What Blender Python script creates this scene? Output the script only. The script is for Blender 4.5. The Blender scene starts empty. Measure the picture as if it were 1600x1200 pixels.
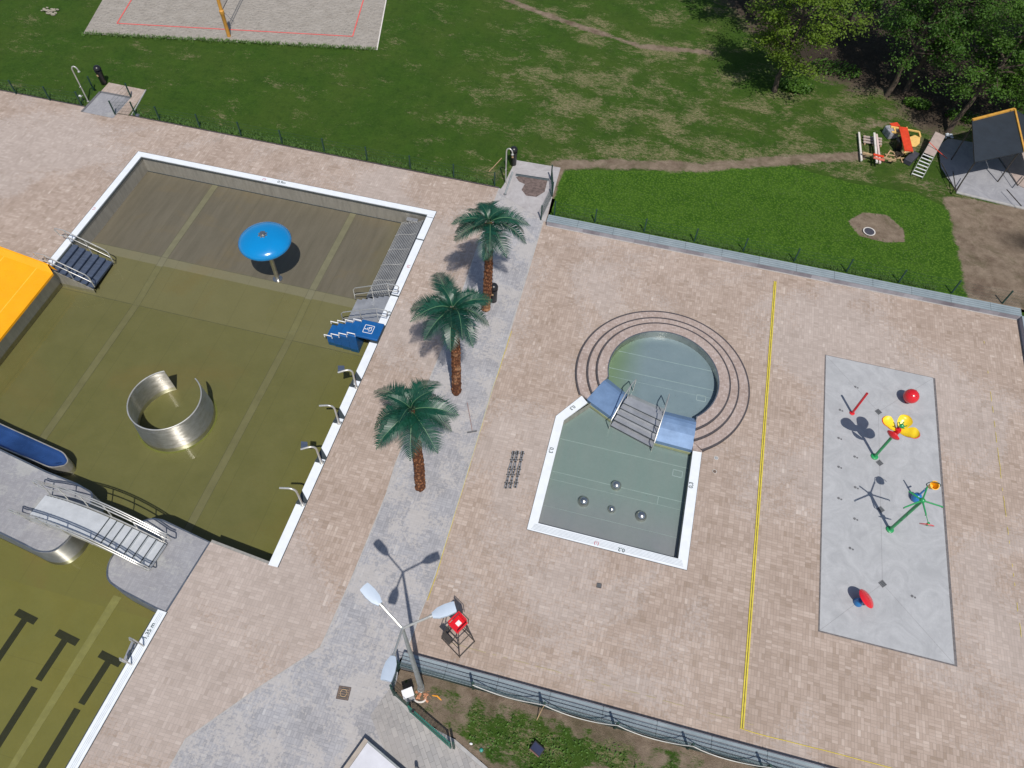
import bpy, bmesh, math, random
import numpy as np
from mathutils import Vector, Matrix, noise, geometry
R_ = math.radians
random.seed(7)
sc = bpy.context.scene
C = sc.collection

# ---------------------------------------------------------------- camera
FPX, TILT, ROLL, HEAD, CAMH = 1178.9, .594184, .0506817, .2068355, 28.0
RM = (Matrix.Rotation(HEAD, 3, 'Z') @ Matrix.Rotation(TILT, 3, 'X') @ Matrix.Rotation(ROLL, 3, 'Z'))
cam_d = bpy.data.cameras.new('camera'); cam = bpy.data.objects.new('camera', cam_d); C.objects.link(cam)
cam.matrix_world = Matrix.Translation((0, 0, CAMH)) @ RM.to_4x4()
cam_d.sensor_width = 36; cam_d.lens = 36 * FPX / 1600; cam_d.clip_end = 3000; cam_d.clip_start = .1
sc.camera = cam

def G(px, py, z=0.0):
    """world point at height z seen at photo pixel (survey helper for laying out the plan)"""
    d = RM @ Vector((px - 800, 600 - py, -FPX)); t = (z - CAMH) / d.z
    return Vector((d.x * t, d.y * t, z))
def G2(px, py, z=0.0):
    v = G(px, py, z); return (v.x, v.y)

# ---------------------------------------------------------------- world and sun
SUN_EL, SUN_AZ = R_(59.5), R_(-62.3)      # sun azimuth measured from +X
w = bpy.data.worlds.new('World'); sc.world = w; w.use_nodes = True
nt = w.node_tree; nt.nodes.clear()
sky = nt.nodes.new('ShaderNodeTexSky'); sky.sky_type = 'NISHITA'; sky.sun_disc = False
sky.sun_elevation = SUN_EL; sky.sun_rotation = R_(90) - SUN_AZ
bg = nt.nodes.new('ShaderNodeBackground'); bg.inputs['Strength'].default_value = .085
wo = nt.nodes.new('ShaderNodeOutputWorld')
nt.links.new(sky.outputs[0], bg.inputs[0]); nt.links.new(bg.outputs[0], wo.inputs[0])
sun_d = bpy.data.lights.new('sun', 'SUN'); sun_d.energy = 3.6; sun_d.angle = R_(.55); sun_d.color = (1, .955, .89)
sun = bpy.data.objects.new('sun', sun_d); C.objects.link(sun)
sdir = Vector((math.cos(SUN_EL) * math.cos(SUN_AZ), math.cos(SUN_EL) * math.sin(SUN_AZ), math.sin(SUN_EL)))
sun.rotation_euler = sdir.to_track_quat('Z', 'Y').to_euler(); sun.location = sdir * 60
sc.view_settings.view_transform = 'Standard'; sc.view_settings.look = 'None'
sc.view_settings.exposure = .17; sc.view_settings.gamma = 1

# ---------------------------------------------------------------- material helpers
class NT:
    def __init__(s, name):
        s.m = bpy.data.materials.new(name); s.m.use_nodes = True; s.t = s.m.node_tree; s.t.nodes.clear()
        s.out = s.n('ShaderNodeOutputMaterial'); s.b = s.n('ShaderNodeBsdfPrincipled')
        s.t.links.new(s.b.outputs[0], s.out.inputs[0]); s._pos = None
    def n(s, t): return s.t.nodes.new(t)
    def put(s, sock, v):
        if isinstance(v, bpy.types.NodeSocket): s.t.links.new(v, sock)
        elif v is not None:
            if sock.type == 'RGBA' and not hasattr(v, '__len__'): v = (v, v, v, 1)
            if sock.type == 'RGBA' and len(v) == 3: v = (*v, 1)
            sock.default_value = v
    def pos(s):
        if s._pos is None: s._pos = s.n('ShaderNodeNewGeometry').outputs['Position']
        return s._pos
    def op(s, o, a, b=None, c=None):
        n = s.n('ShaderNodeMath'); n.operation = o; s.put(n.inputs[0], a)
        if b is not None: s.put(n.inputs[1], b)
        if c is not None: s.put(n.inputs[2], c)
        return n.outputs[0]
    def vop(s, o, a, b=None):
        n = s.n('ShaderNodeVectorMath'); n.operation = o; s.put(n.inputs[0], a)
        if b is not None:
            if o == 'SCALE': s.put(n.inputs[3], b)
            else: s.put(n.inputs[1], b)
        return n.outputs[0]
    def sep(s, v):
        n = s.n('ShaderNodeSeparateXYZ'); s.put(n.inputs[0], v); return n.outputs
    def comb(s, x, y, z=0.0):
        n = s.n('ShaderNodeCombineXYZ'); s.put(n.inputs[0], x); s.put(n.inputs[1], y); s.put(n.inputs[2], z); return n.outputs[0]
    def noise(s, scale, detail=4, rough=.55, vec=None, dist=0.0, stretch=None):
        v = vec if vec is not None else s.pos()
        if stretch: v = s.vop('MULTIPLY', v, stretch)
        n = s.n('ShaderNodeTexNoise'); s.put(n.inputs['Vector'], v)
        n.inputs['Scale'].default_value = scale; n.inputs['Detail'].default_value = detail
        n.inputs['Roughness'].default_value = rough; n.inputs['Distortion'].default_value = dist
        return n.outputs[0]
    def vor(s, scale, vec=None, feature='F1', out=0):
        n = s.n('ShaderNodeTexVoronoi'); n.feature = feature; s.put(n.inputs['Vector'], vec if vec is not None else s.pos())
        n.inputs['Scale'].default_value = scale; return n.outputs[out]
    def white(s, v, out=0):
        n = s.n('ShaderNodeTexWhiteNoise'); n.noise_dimensions = '3D'; s.put(n.inputs[0], v); return n.outputs[out]
    def mr(s, v, a, b, c=0.0, d=1.0, smooth=False):
        n = s.n('ShaderNodeMapRange'); s.put(n.inputs[0], v)
        if smooth: n.interpolation_type = 'SMOOTHSTEP'
        for i, q in enumerate((a, b, c, d)): s.put(n.inputs[i + 1], q)
        return n.outputs[0]
    def mix(s, f, a, b, blend='MIX'):
        n = s.n('ShaderNodeMix'); n.data_type = 'RGBA'; n.blend_type = blend
        s.put(n.inputs[0], f); s.put(n.inputs[6], a); s.put(n.inputs[7], b); return n.outputs[2]
    def fmix(s, f, a, b):
        n = s.n('ShaderNodeMix'); n.data_type = 'FLOAT'; s.put(n.inputs[0], f); s.put(n.inputs[2], a); s.put(n.inputs[3], b); return n.outputs[0]
    def ramp(s, f, stops):
        n = s.n('ShaderNodeValToRGB'); s.put(n.inputs[0], f); e = n.color_ramp.elements
        while len(e) < len(stops): e.new(.5)
        for q, (p, c) in zip(e, stops): q.position = p; q.color = (*c, 1)
        return n.outputs[0]
    def attr(s, name):
        n = s.n('ShaderNodeAttribute'); n.attribute_name = name; return n.outputs['Fac']
    def bump(s, h, strength=.4, dist=.02):
        n = s.n('ShaderNodeBump'); n.inputs['Strength'].default_value = strength; n.inputs['Distance'].default_value = dist
        s.put(n.inputs['Height'], h); s.put(s.b.inputs['Normal'], n.outputs[0])
    def fin(s, col, rough=.7, metal=0.0, spec=None):
        s.put(s.b.inputs['Base Color'], col); s.put(s.b.inputs['Roughness'], rough); s.put(s.b.inputs['Metallic'], metal)
        if spec is not None: s.b.inputs['Specular IOR Level'].default_value = spec
        return s.m

def simple(name, col, rough=.6, metal=0.0, var=.12, scale=4, bump=0.0, bscale=30, spec=None, coat=0.0):
    t = NT(name); n = t.noise(scale, 5)
    c = t.mix(t.mr(n, .3, .7), [x * (1 - var) for x in col], [min(1, x * (1 + var)) for x in col])
    if bump: t.bump(t.noise(bscale, 3), bump, .01)
    if coat: t.b.inputs['Coat Weight'].default_value = coat; t.b.inputs['Coat Roughness'].default_value = .08
    r = t.mr(t.noise(scale * 2.3, 3), .3, .7, max(0, rough - .08), min(1, rough + .08))
    return t.fin(c, r, metal, spec)

def paving(name, cols, L=.2, W=.1, cell=.4, rot=0.0, stain=None, stain_amt=.0, stain_scale=.35, fine_amt=.25, joint=.12, dark_joint=(.16, .14, .12), ortho=False):
    """machine-laid block paving: blocks of parallel stones whose direction changes from patch to patch"""
    t = NT(name); p = t.pos()
    if rot:
        n = t.n('ShaderNodeVectorRotate'); n.rotation_type = 'Z_AXIS'; t.put(n.inputs[0], p); n.inputs['Angle'].default_value = rot; p = n.outputs[0]
    x, y, _ = t.sep(p)
    fl = lambda a, q: t.op('FLOOR', t.op('DIVIDE', a, q))
    cx, cy = fl(x, cell), fl(y, cell)
    h = t.op('GREATER_THAN', t.white(t.comb(cx, cy, 3.3)), .0 if ortho else .5)
    if ortho: # running bond
        row = fl(y, W); off = t.op('MULTIPLY', t.op('MODULO', row, 2.0), L / 2); xx = t.op('ADD', x, off)
        ida, idb = fl(xx, L), row; fx = t.op('FRACT', t.op('DIVIDE', xx, L)); fy = t.op('FRACT', t.op('DIVIDE', y, W)); lx, ly = L, W
        edge = t.op('MINIMUM', t.op('MULTIPLY', t.op('PINGPONG', fx, .5), L), t.op('MULTIPLY', t.op('PINGPONG', fy, .5), W))
    else:
        ida = t.fmix(h, fl(x, L), fl(x, W)); idb = t.fmix(h, fl(y, W), fl(y, L))
        def e(a, q): return t.op('MULTIPLY', t.op('PINGPONG', t.op('FRACT', t.op('DIVIDE', a, q)), .5), q)
        eh = t.op('MINIMUM', e(x, L), e(y, W)); ev = t.op('MINIMUM', e(x, W), e(y, L)); edge = t.fmix(h, eh, ev)
    r = t.white(t.comb(ida, idb, t.op('MULTIPLY', h, 7.7)))
    big = t.white(t.comb(fl(x, cell), fl(y, cell), 9.1)); big2 = t.noise(1.4, 4, .6)
    v = t.op('ADD', t.op('ADD', t.op('MULTIPLY', r, .62), t.op('MULTIPLY', big, .26)), t.op('MULTIPLY', big2, .14))
    c = t.ramp(v, cols)
    n1 = t.noise(.45, 6, .6); c = t.mix(t.mr(n1, .4, .68, 0, .7), c, t.mix(1.0, c, (.84, .82, .80), 'MULTIPLY'))
    n2 = t.noise(26, 3, .6); c = t.mix(t.mr(n2, .25, .75, 0, .35), c, t.mix(1.0, c, (.72, .70, .68), 'MULTIPLY'))
    jm = t.mr(edge, .0, .009, 1, 0); c = t.mix(t.op('MULTIPLY', jm, joint * 5), c, dark_joint)
    if stain is not None:
        n3 = t.noise(stain_scale, 8, .62, dist=.6); fine = t.noise(9, 5, .7)
        m = t.mr(t.op('ADD', n3, t.op('MULTIPLY', fine, fine_amt)), .475 + fine_amt / 2, .555 + fine_amt / 2, 0, stain_amt, smooth=True); c = t.mix(m, c, stain)
    t.bump(t.op('MULTIPLY', t.mr(edge, 0, .012), .5), .35, .01)
    return t.fin(c, .82, 0, .3)

def steel(name, col=(.42, .43, .44), rough=.38, metal=.75, brush=None, var=.15):
    t = NT(name)
    n = t.noise(3, 5, .6, stretch=brush) if brush else t.noise(2.2, 5, .6)
    c = t.mix(t.mr(n, .3, .7), [x * (1 - var) for x in col], [min(1, x * (1 + var)) for x in col])
    g = t.noise(14, 3); c = t.mix(t.mr(g, .4, .8, 0, .25), c, [x * .7 for x in col])
    return t.fin(c, t.mr(n, .2, .8, rough - .06, rough + .1), metal)

def aniso(m):
    b = m.node_tree.nodes['Principled BSDF']; tn = m.node_tree.nodes.new('ShaderNodeTangent'); tn.direction_type = 'RADIAL'; tn.axis = 'Z'
    m.node_tree.links.new(tn.outputs[0], b.inputs['Tangent']); b.inputs['Anisotropic'].default_value = 1.0; b.inputs['Anisotropic Rotation'].default_value = .25
def water_mat(name, tint, bump=.015, scale=1.6):
    t = NT(name); tr = t.n('ShaderNodeBsdfTransparent'); t.put(tr.inputs[0], tint); gl = t.n('ShaderNodeBsdfGlossy'); gl.inputs['Roughness'].default_value = .04
    bp = t.n('ShaderNodeBump'); bp.inputs['Strength'].default_value = bump; bp.inputs['Distance'].default_value = .05; t.put(bp.inputs['Height'], t.noise(scale, 3, .5, dist=.6)); t.t.links.new(bp.outputs[0], gl.inputs['Normal'])
    fr = t.n('ShaderNodeFresnel'); fr.inputs[0].default_value = 1.33; t.t.links.new(bp.outputs[0], fr.inputs['Normal']); mx = t.n('ShaderNodeMixShader')
    t.t.links.new(fr.outputs[0], mx.inputs[0]); t.t.links.new(tr.outputs[0], mx.inputs[1]); t.t.links.new(gl.outputs[0], mx.inputs[2]); t.t.links.new(mx.outputs[0], t.out.inputs[0]); t.t.nodes.remove(t.b); return t.m
def pool_floor(name, kind):
    t = NT(name); x, y, _ = t.sep(t.pos())
    big = t.noise(.22, 6, .6, dist=.8); med = t.noise(1.1, 6, .65); fine = t.noise(9, 5, .7)
    streak = t.noise(1.2, 5, .6, stretch=(3.0, .35, 1))
    if kind == 'main':   # steel bottom: bare grey in the shallow north, olive algae film to the south
        yy = t.op('ADD', y, t.op('MULTIPLY', t.op('SUBTRACT', big, .5), 6.5))
        grey = t.mix(t.mr(streak, .3, .7), (.118, .104, .074), (.148, .130, .094))
        olive = t.mix(t.mr(med, .3, .7), (.138, .134, .060), (.158, .150, .070))
        olive = t.mix(t.mr(y, 10, 5.5, 0, 1, smooth=True), olive, (.168, .158, .058))
        band = t.op('ADD', t.op('ADD', t.mr(y, 22.06, 22.02, 0, .40), t.mr(y, 19.02, 18.98, 0, .30)), t.mr(yy, 21.0, 13.0, 0, .30, smooth=True))
        grey = t.mix(t.mr(y, 22.06, 22.02), grey, (.185, .168, .112))
        c = t.mix(band, grey, olive)
        c = t.mix(t.mr(x, -13.5, -10.6, 0, .55, smooth=True), c, (.155, .145, .035))
        c = t.mix(t.mr(t.op('ADD', big, t.op('MULTIPLY', fine, .2)), .62, .8, 0, .4), c, (.19, .14, .06))
        sx = t.op('PINGPONG', t.op('ADD', x, .35), 1.0); seam = t.mr(sx, .0, .022, .28, 0)
    elif kind == 'lane':
        c = t.mix(t.mr(med, .3, .7), (.172, .158, .050), (.192, .174, .058))
        c = t.mix(t.mr(big, .42, .7, 0, .6), c, (.165, .168, .068))
        sx = t.op('PINGPONG', t.op('ADD', y, .3), 1.5); seam = t.mr(sx, .0, .02, .2, 0)
    elif kind == 'kids':
        c = t.mix(t.mr(y, 15.2, 12.2, 0, 1, smooth=True), (.205, .268, .258), (.240, .242, .268))
        c = t.mix(t.mr(big, .45, .75, 0, .5), c, (.17, .225, .22))
        c = t.mix(t.mr(streak, .35, .75, 0, .3), c, (.26, .27, .27)); seam = 0.0
    else:
        c = t.mix(t.mr(med, .3, .7), (.195, .255, .295), (.225, .285, .325))
        g = t.op('ADD', t.op('MULTIPLY', x, 1.0), t.op('MULTIPLY', t.op('SUBTRACT', big, .5), 1.5))
        c = t.mix(t.mr(g, 2.0, .3, 0, .65, smooth=True), c, (.15, .23, .065)); seam = 0.0
    c = t.mix(seam, c, (.06, .06, .035))
    sp = t.mr(t.vor(1.7), .012, .03, .7, 0); c = t.mix(sp, c, (.05, .045, .02))
    sp2 = t.mr(t.vor(1.1, vec=t.vop('ADD', t.pos(), (3.1, 7.7, 0))), .014, .028, .55, 0); c = t.mix(sp2, c, (.28, .27, .15))
    c = t.mix(t.mr(fine, .3, .8, 0, .3), c, t.mix(1.0, c, (.75, .75, .72), 'MULTIPLY'))
    t.bump(t.noise(6, 4), .08, .02)
    return t.fin(c, t.mr(med, .3, .7, .42, .6), .08 if kind in ('main', 'lane') else .15, .25)

def lawn_mat(name):
    t = NT(name)
    big = t.noise(.13, 5, .6); med = t.noise(.9, 6, .65); fine = t.noise(7, 6, .75); vf = t.noise(28, 4, .8)
    dry = t.noise(.42, 9, .70, dist=.35, stretch=(1, 1.5, 1)); dry2 = t.noise(2.6, 9, .82, dist=.5, stretch=(1, 2.2, 1)); dry3 = t.noise(9, 5, .8, stretch=(1, 2.5, 1))
    c = t.mix(t.mr(med, .3, .7), (.023, .060, .007), (.046, .102, .011))
    c = t.mix(t.mr(t.noise(.28, 4, .6), .42, .62, 0, .55), c, (.062, .098, .016)); c = t.mix(t.mr(fine, .35, .75, 0, .75), c, (.066, .120, .020)); c = t.mix(t.mr(t.noise(2.2, 6, .7), .5, .7, 0, .5), c, (.018, .048, .008))
    c = t.mix(t.mr(vf, .5, .8, 0, .55), c, (.016, .040, .010))
    st = t.attr('straw'); d = t.op('ADD', t.op('ADD', t.op('MULTIPLY', dry, .42), t.op('MULTIPLY', dry2, .34)), t.op('MULTIPLY', dry3, .24))
    th = t.op('SUBTRACT', .708, t.op('MULTIPLY', st, .26))
    fib = t.mr(t.noise(5.5, 7, .85, dist=.8, stretch=(1, 3.0, 1)), .44, .56, .08, 1)
    m = t.op('MULTIPLY', t.mr(t.op('SUBTRACT', d, th), -.015, .045, 0, .95, smooth=True), fib)
    c = t.mix(m, c, t.mix(fine, (.19, .15, .075), (.38, .32, .20)))
    clv = t.attr('clover'); vc = t.vor(9.0)
    cc = t.mix(t.mr(vc, .0, .6), (.125, .235, .026), (.034, .092, .008)); cc = t.mix(t.mr(med, .35, .7, 0, .5), cc, (.085, .165, .022))
    cm = t.mr(t.op('ADD', clv, t.op('MULTIPLY', t.op('SUBTRACT', d, .5), 1.8)), .42, .56); c = t.mix(cm, c, cc)
    dt = t.attr('dirt'); dm = t.mr(t.op('ADD', dt, t.op('MULTIPLY', t.op('SUBTRACT', d, .5), 2.6)), .42, .62)
    soil = t.mix(t.mr(t.noise(1.6, 7, .7), .3, .7), (.15, .108, .076), (.32, .25, .185))
    soil = t.mix(t.mr(vf, .45, .8, 0, .5), soil, (.33, .27, .20))
    soil = t.mix(t.mr(t.noise(.6, 6, .7, dist=.8), .52, .66, 0, .55), soil, (.075, .070, .030)); soil = t.mix(t.mr(t.noise(.45, 5, .7, vec=t.vop('ADD', t.pos(), (31, 7, 0))), .55, .68, 0, .6), soil, (.10, .060, .045))
    dk = t.attr('dark'); soil = t.mix(t.mr(t.op('ADD', dk, t.op('MULTIPLY', t.op('SUBTRACT', d, .5), 1.5)), .1, .9), soil, (.050, .039, .030))  # near-black soil tone; under the wood it paints in the tree shade
    c = t.mix(dm, c, soil)
    fl = t.mr(t.vor(2.4), .012, .035, .8, 0); c = t.mix(t.op('MULTIPLY', fl, t.mr(big, .45, .6)), c, (.5, .5, .42))
    t.bump(t.op('ADD', vf, t.op('MULTIPLY', fine, .7)), .9, .06)
    return t.fin(c, .95, 0, .1)

def sand_mat(name):
    t = NT(name); n = t.noise(1.2, 7, .7); f = t.vor(5.5); vf = t.noise(16, 5, .75)
    c = t.mix(t.mr(n, .3, .7), (.30, .27, .235), (.40, .365, .325)); c = t.mix(t.mr(f, 0, .30, .8, 0), c, (.17, .15, .125))
    c = t.mix(t.mr(vf, .45, .75, 0, .5), c, (.24, .22, .19)); t.bump(t.op('ADD', t.op('MULTIPLY', f, 1.0), vf), 1.0, .06)
    return t.fin(c, .95, 0, .1)
def concrete_mat(name, a=(.335, .34, .35), b=(.42, .425, .435)):
    t = NT(name); n = t.noise(1.0, 8, .68, dist=1.8); f = t.noise(13, 6, .7)
    c = t.mix(t.mr(n, .35, .65), a, b); c = t.mix(t.mr(f, .3, .75, 0, .3), c, [q * .8 for q in a])
    sw = t.mr(t.noise(2.6, 7, .75, dist=2), .56, .72, 0, .25); c = t.mix(sw, c, [min(1, q * 1.16) for q in b])
    t.bump(f, .2, .01); return t.fin(c, .85, 0, .25)

BR = [(0, (.300, .228, .175)), (.28, (.370, .290, .238)), (.6, (.415, .328, .274)), (.88, (.470, .380, .322)), (1, (.60, .515, .45))]
GRY = [(0, (.275, .275, .29)), (.4, (.34, .338, .355)), (.8, (.385, .38, .395)), (1, (.46, .455, .46))]
mat = {}
mat['water'] = water_mat('shallow_green_water', (.93, .945, .83))
mat['water2'] = water_mat('shallow_clear_water', (.95, .975, .96))
mat['brown'] = paving('brown_block_paving', BR, .22, .11, .44, stain=(.46, .43, .42), stain_amt=.26, stain_scale=.13, fine_amt=.45)
mat['grey'] = paving('grey_block_paving', GRY, .2, .1, .4, stain=(.44, .41, .385), stain_amt=.62, stain_scale=.75, fine_amt=.85, joint=.1, dark_joint=(.12, .12, .14))
mat['bond'] = paving('grey_running_bond_paving', [(0, (.27, .262, .26)), (.5, (.33, .32, .315)), (1, (.42, .40, .385))], .34, .17, .4, rot=R_(52), ortho=True, joint=.16, dark_joint=(.12, .115, .11), stain=(.38, .35, .33), stain_amt=.4)
mat['pad'] = paving('grey_island_paving', [(0, (.26, .26, .28)), (.5, (.295, .295, .315)), (1, (.335, .335, .35))], .16, .08, .32, stain=(.40, .40, .37), stain_amt=.45, stain_scale=.4, joint=.05)
mat['mosaic'] = paving('pink_small_sett_paving', [(0, (.32, .245, .215)), (.5, (.40, .32, .285)), (.85, (.46, .38, .35)), (1, (.60, .52, .48))], .1, .1, .3, joint=.08)
mat['lawn'] = lawn_mat('lawn_grass'); mat['sand'] = sand_mat('court_sand')
mat['concrete'] = concrete_mat('splash_pad_concrete'); mat['conc2'] = concrete_mat('grey_concrete', (.27, .27, .275), (.38, .38, .385))
mat['floorA'] = pool_floor('main_pool_floor', 'main'); mat['floorB'] = pool_floor('lane_pool_floor', 'lane')
mat['floorK'] = pool_floor('paddling_pool_floor', 'kids'); mat['floorC'] = pool_floor('round_pool_floor', 'round')
mat['steel'] = steel('brushed_steel', (.50, .49, .46), .27, .95)
mat['wallsteel'] = steel('stained_steel_wall', (.40, .38, .335), .40, .45, brush=(2.2, 2.2, .35))
mat['rail'] = steel('rail_steel', (.56, .55, .52), .36, .6)
mat['tread'] = steel('steel_tread', (.42, .43, .45), .45, .6, var=.1)
mat['bluetread'] = steel('dark_blue_grey_tread', (.085, .11, .165), .5, .35, brush=(.4, 3, 1))
mat['bridgetread'] = steel('pale_bridge_tread', (.52, .54, .56), .5, .25, var=.08)
mat['ringsteel'] = steel('ring_steel', (.60, .575, .53), .37, .9, brush=(1, 1, 3)); aniso(mat['ringsteel'])
mat['sidesteel'] = steel('island_side_steel', (.42, .41, .37), .52, .8); aniso(mat['sidesteel'])
mat['domesteel'] = steel('dome_steel', (.55, .54, .50), .2, .95)
mat['gategreen'] = simple('gate_green', (.015, .115, .085), .45)
mat['bluetoy'] = simple('blue_toy_gloss', (.01, .16, .42), .3, 0, .08, coat=.4)
mat['rust'] = simple('rusty_iron', (.17, .12, .09), .8, 0, .3, 14)
mat['kerbrim'] = simple('pale_ring_concrete', (.55, .52, .48), .85)
mat['darkcap'] = simple('dark_slate_cap', (.045, .045, .06), .7, 0, .2)
mat['brownpole'] = simple('brown_pole', (.30, .19, .17), .6)
mat['conc3'] = concrete_mat('pale_pad_concrete', (.32, .30, .30), (.44, .42, .42))
mat['shelterslab'] = concrete_mat('shelter_slab_grey', (.25, .25, .27), (.34, .34, .36))
mat['pinkpale'] = simple('pinkish_white_board', (.60, .46, .42), .7, 0, .15, 5)
mat['salmon'] = simple('salmon_paint', (.62, .16, .11), .6, 0, .15)
mat['leaf_weed'] = simple('weed_leaf', (.062, .130, .018), .8, 0, .35, 7)
mat['ramp'] = steel('ramp_steel_painted_sky', (.155, .245, .40), .35, .25, var=.10)  # blue base colour paints in the sky mirrored by the steel
mat['coping'] = simple('white_coping', (.70, .73, .76), .5, 0, .05, 3)
mat['slot'] = simple('dark_slot', (.035, .045, .05), .6)
mat['blackrub'] = simple('black_plastic', (.012, .012, .014), .35)
mat['algae'] = simple('algae_line', (.12, .13, .03), .8)
mat['yellow'] = simple('yellow_slide_gloss', (.86, .36, .004), .3, 0, .06, 1.2, coat=.4)
mat['yelline'] = simple('pale_yellow_line', (.90, .52, .06), .4)
mat['yelcord'] = simple('yellow_cord', (.62, .50, .06), .5)
mat['yelcover'] = simple('yellow_cable_cover', (.58, .47, .05), .55, 0, .15, 8)
mat['cyan'] = simple('blue_gloss_fibreglass', (.002, .205, .50), .18, 0, .04, 1, coat=.5)
mat['blue'] = simple('blue_plastic', (.006, .085, .27), .4, 0, .12, 3)
mat['trough'] = simple('dark_blue_liner', (.025, .07, .21), .3, .3, .3, .8)
mat['white'] = simple('white_paint', (.74, .74, .74), .5, 0, .05)
mat['red'] = simple('red_gloss', (.62, .012, .02), .25, 0, .06, 2, coat=.4)
mat['yel2'] = simple('yellow_gloss', (.80, .56, .02), .35, 0, .08, 3)
mat['orange'] = simple('orange_yellow_bucket', (.82, .42, .01), .4, 0, .1)
mat['green'] = simple('green_gloss', (.02, .27, .085), .35, 0, .1, 3, coat=.3)
mat['dkgreen'] = simple('dark_green_fence_paint', (.012, .045, .035), .5)
mat['dkmetal'] = simple('dark_frame_metal', (.06, .052, .045), .5, .3)
mat['grate'] = simple('dark_grey_grate', (.13, .13, .135), .6)
mat['lampgrey'] = simple('lamp_pole_grey', (.30, .32, .32), .5, .3)
mat['lamphead'] = simple('pale_blue_grey_lamp_shell', (.46, .53, .62), .4, .0, .05)
mat['edging'] = simple('dark_stone_edging', (.062, .054, .058), .8, 0, .25, 12, bump=.5)
mat['kerb'] = simple('pale_kerb_stone', (.36, .35, .34), .85, 0, .15, 5)
mat['wood'] = simple('raw_wood', (.42, .29, .16), .8, 0, .2, 5)
mat['paleboard'] = simple('pale_painted_board', (.62, .58, .53), .7, 0, .12, 5)
mat['redpaint'] = simple('red_orange_paint', (.62, .055, .02), .5, 0, .15, 5)
mat['yelwood'] = simple('yellow_wood', (.70, .45, .14), .7, 0, .15, 5)
mat['pinkboard'] = simple('pinkish_plywood', (.36, .29, .26), .8, 0, .12, 4)
mat['bark'] = simple('tree_bark', (.075, .055, .04), .95, 0, .35, 9, bump=.8, bscale=14)
mat['roofblue'] = simple('dark_blue_roofing', (.013, .020, .030), .8, 0, .15, 2)
mat['fascia'] = simple('orange_timber', (.52, .27, .045), .65, 0, .15, 4)
mat['courttape'] = simple('red_court_tape', (.70, .10, .09), .6)
mat['pad_or'] = simple('orange_post_padding', (.60, .29, .05), .6, 0, .15, 3)
mat['film'] = simple('grey_plastic_film', (.30, .30, .33), .3, 0, .5, 6)
mat['lane'] = simple('black_lane_marking', (.018, .019, .008), .6, 0, .1)
mat['mark'] = simple('dark_ink', (.05, .08, .085), .6)
mat['rmark'] = simple('red_ink', (.45, .06, .10), .6)
mat['cable'] = simple('pale_cable', (.55, .54, .50), .6)
mat['brick'] = simple('orange_rubble', (.48, .22, .12), .9, 0, .4, 9)
def palm_leaf_mat():
    t = NT('palm_leaf'); oi = t.n('ShaderNodeObjectInfo').outputs['Random']
    a = t.mix(t.mr(t.noise(5, 3), .3, .7), (.0015, .024, .015), (.005, .055, .032)); a = t.mix(t.op('MULTIPLY', oi, .5), a, (.010, .085, .045))
    return t.fin(a, .42, 0, .5)
mat['palmleaf'] = palm_leaf_mat(); mat['rachis'] = simple('palm_rib', (.12, .24, .12), .5)
def palm_trunk_mat():
    t = NT('palm_trunk'); v = t.vor(11, vec=t.vop('MULTIPLY', t.pos(), (1, 1, .6)))
    c = t.mix(t.mr(v, .0, .55), (.33, .145, .065), (.09, .035, .018)); c = t.mix(t.mr(t.noise(2.4, 4), .55, .75, 0, .7), c, (.46, .26, .14))
    t.bump(v, 1.0, .05); return t.fin(c, .85, 0, .2)
mat['palmtrunk'] = palm_trunk_mat()
def leaf_mat(name, a, b, c_):
    t = NT(name); n = t.noise(.8, 3); f = t.noise(9, 2)
    c = t.mix(t.mr(n, .35, .65), a, b); c = t.mix(t.mr(f, .5, .75, 0, .7), c, c_)
    m = t.fin(c, .55, 0, .4)
    tr = t.n('ShaderNodeBsdfTranslucent'); t.put(tr.inputs[0], c); mx = t.n('ShaderNodeMixShader'); mx.inputs[0].default_value = .4
    t.t.links.new(t.b.outputs[0], mx.inputs[1]); t.t.links.new(tr.outputs[0], mx.inputs[2]); t.t.links.new(mx.outputs[0], t.out.inputs[0]); return m
mat['leaf_lime'] = leaf_mat('lime_leaves', (.080, .145, .010), (.150, .235, .018), (.21, .30, .03))
mat['leaf_dark'] = leaf_mat('dark_green_leaves', (.034, .095, .010), (.072, .165, .018), (.115, .225, .026))
mat['leaf_mid'] = leaf_mat('mid_green_leaves', (.040, .105, .010), (.085, .185, .018), (.13, .245, .028))
def wall_top_mat():
    t = NT('blue_grey_concrete_coping'); n = t.noise(1.5, 6, .65); f = t.noise(18, 4)
    c = t.mix(t.mr(n, .3, .7), (.20, .245, .27), (.28, .33, .355)); c = t.mix(t.mr(f, .4, .8, 0, .35), c, (.15, .19, .21)); return t.fin(c, .75, 0, .3)
mat['walltop'] = wall_top_mat()
def wall_face_mat():
    t = NT('stained_concrete_face'); n = t.noise(.55, 3, .6, stretch=(1, 0, .2)); f = t.noise(9, 5)
    x, _, _ = t.sep(t.pos()); blk = t.white(t.comb(t.op('FLOOR', t.op('DIVIDE', x, .9)), 0, 0))
    c = t.mix(t.mr(t.op('ADD', t.op('MULTIPLY', n, .7), t.op('MULTIPLY', blk, .3)), .35, .65), (.40, .39, .42), (.17, .15, .17)); c = t.mix(t.mr(f, .3, .7, 0, .3), c, (.13, .12, .15)); return t.fin(c, .85)
mat['wallface'] = wall_face_mat()

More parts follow.
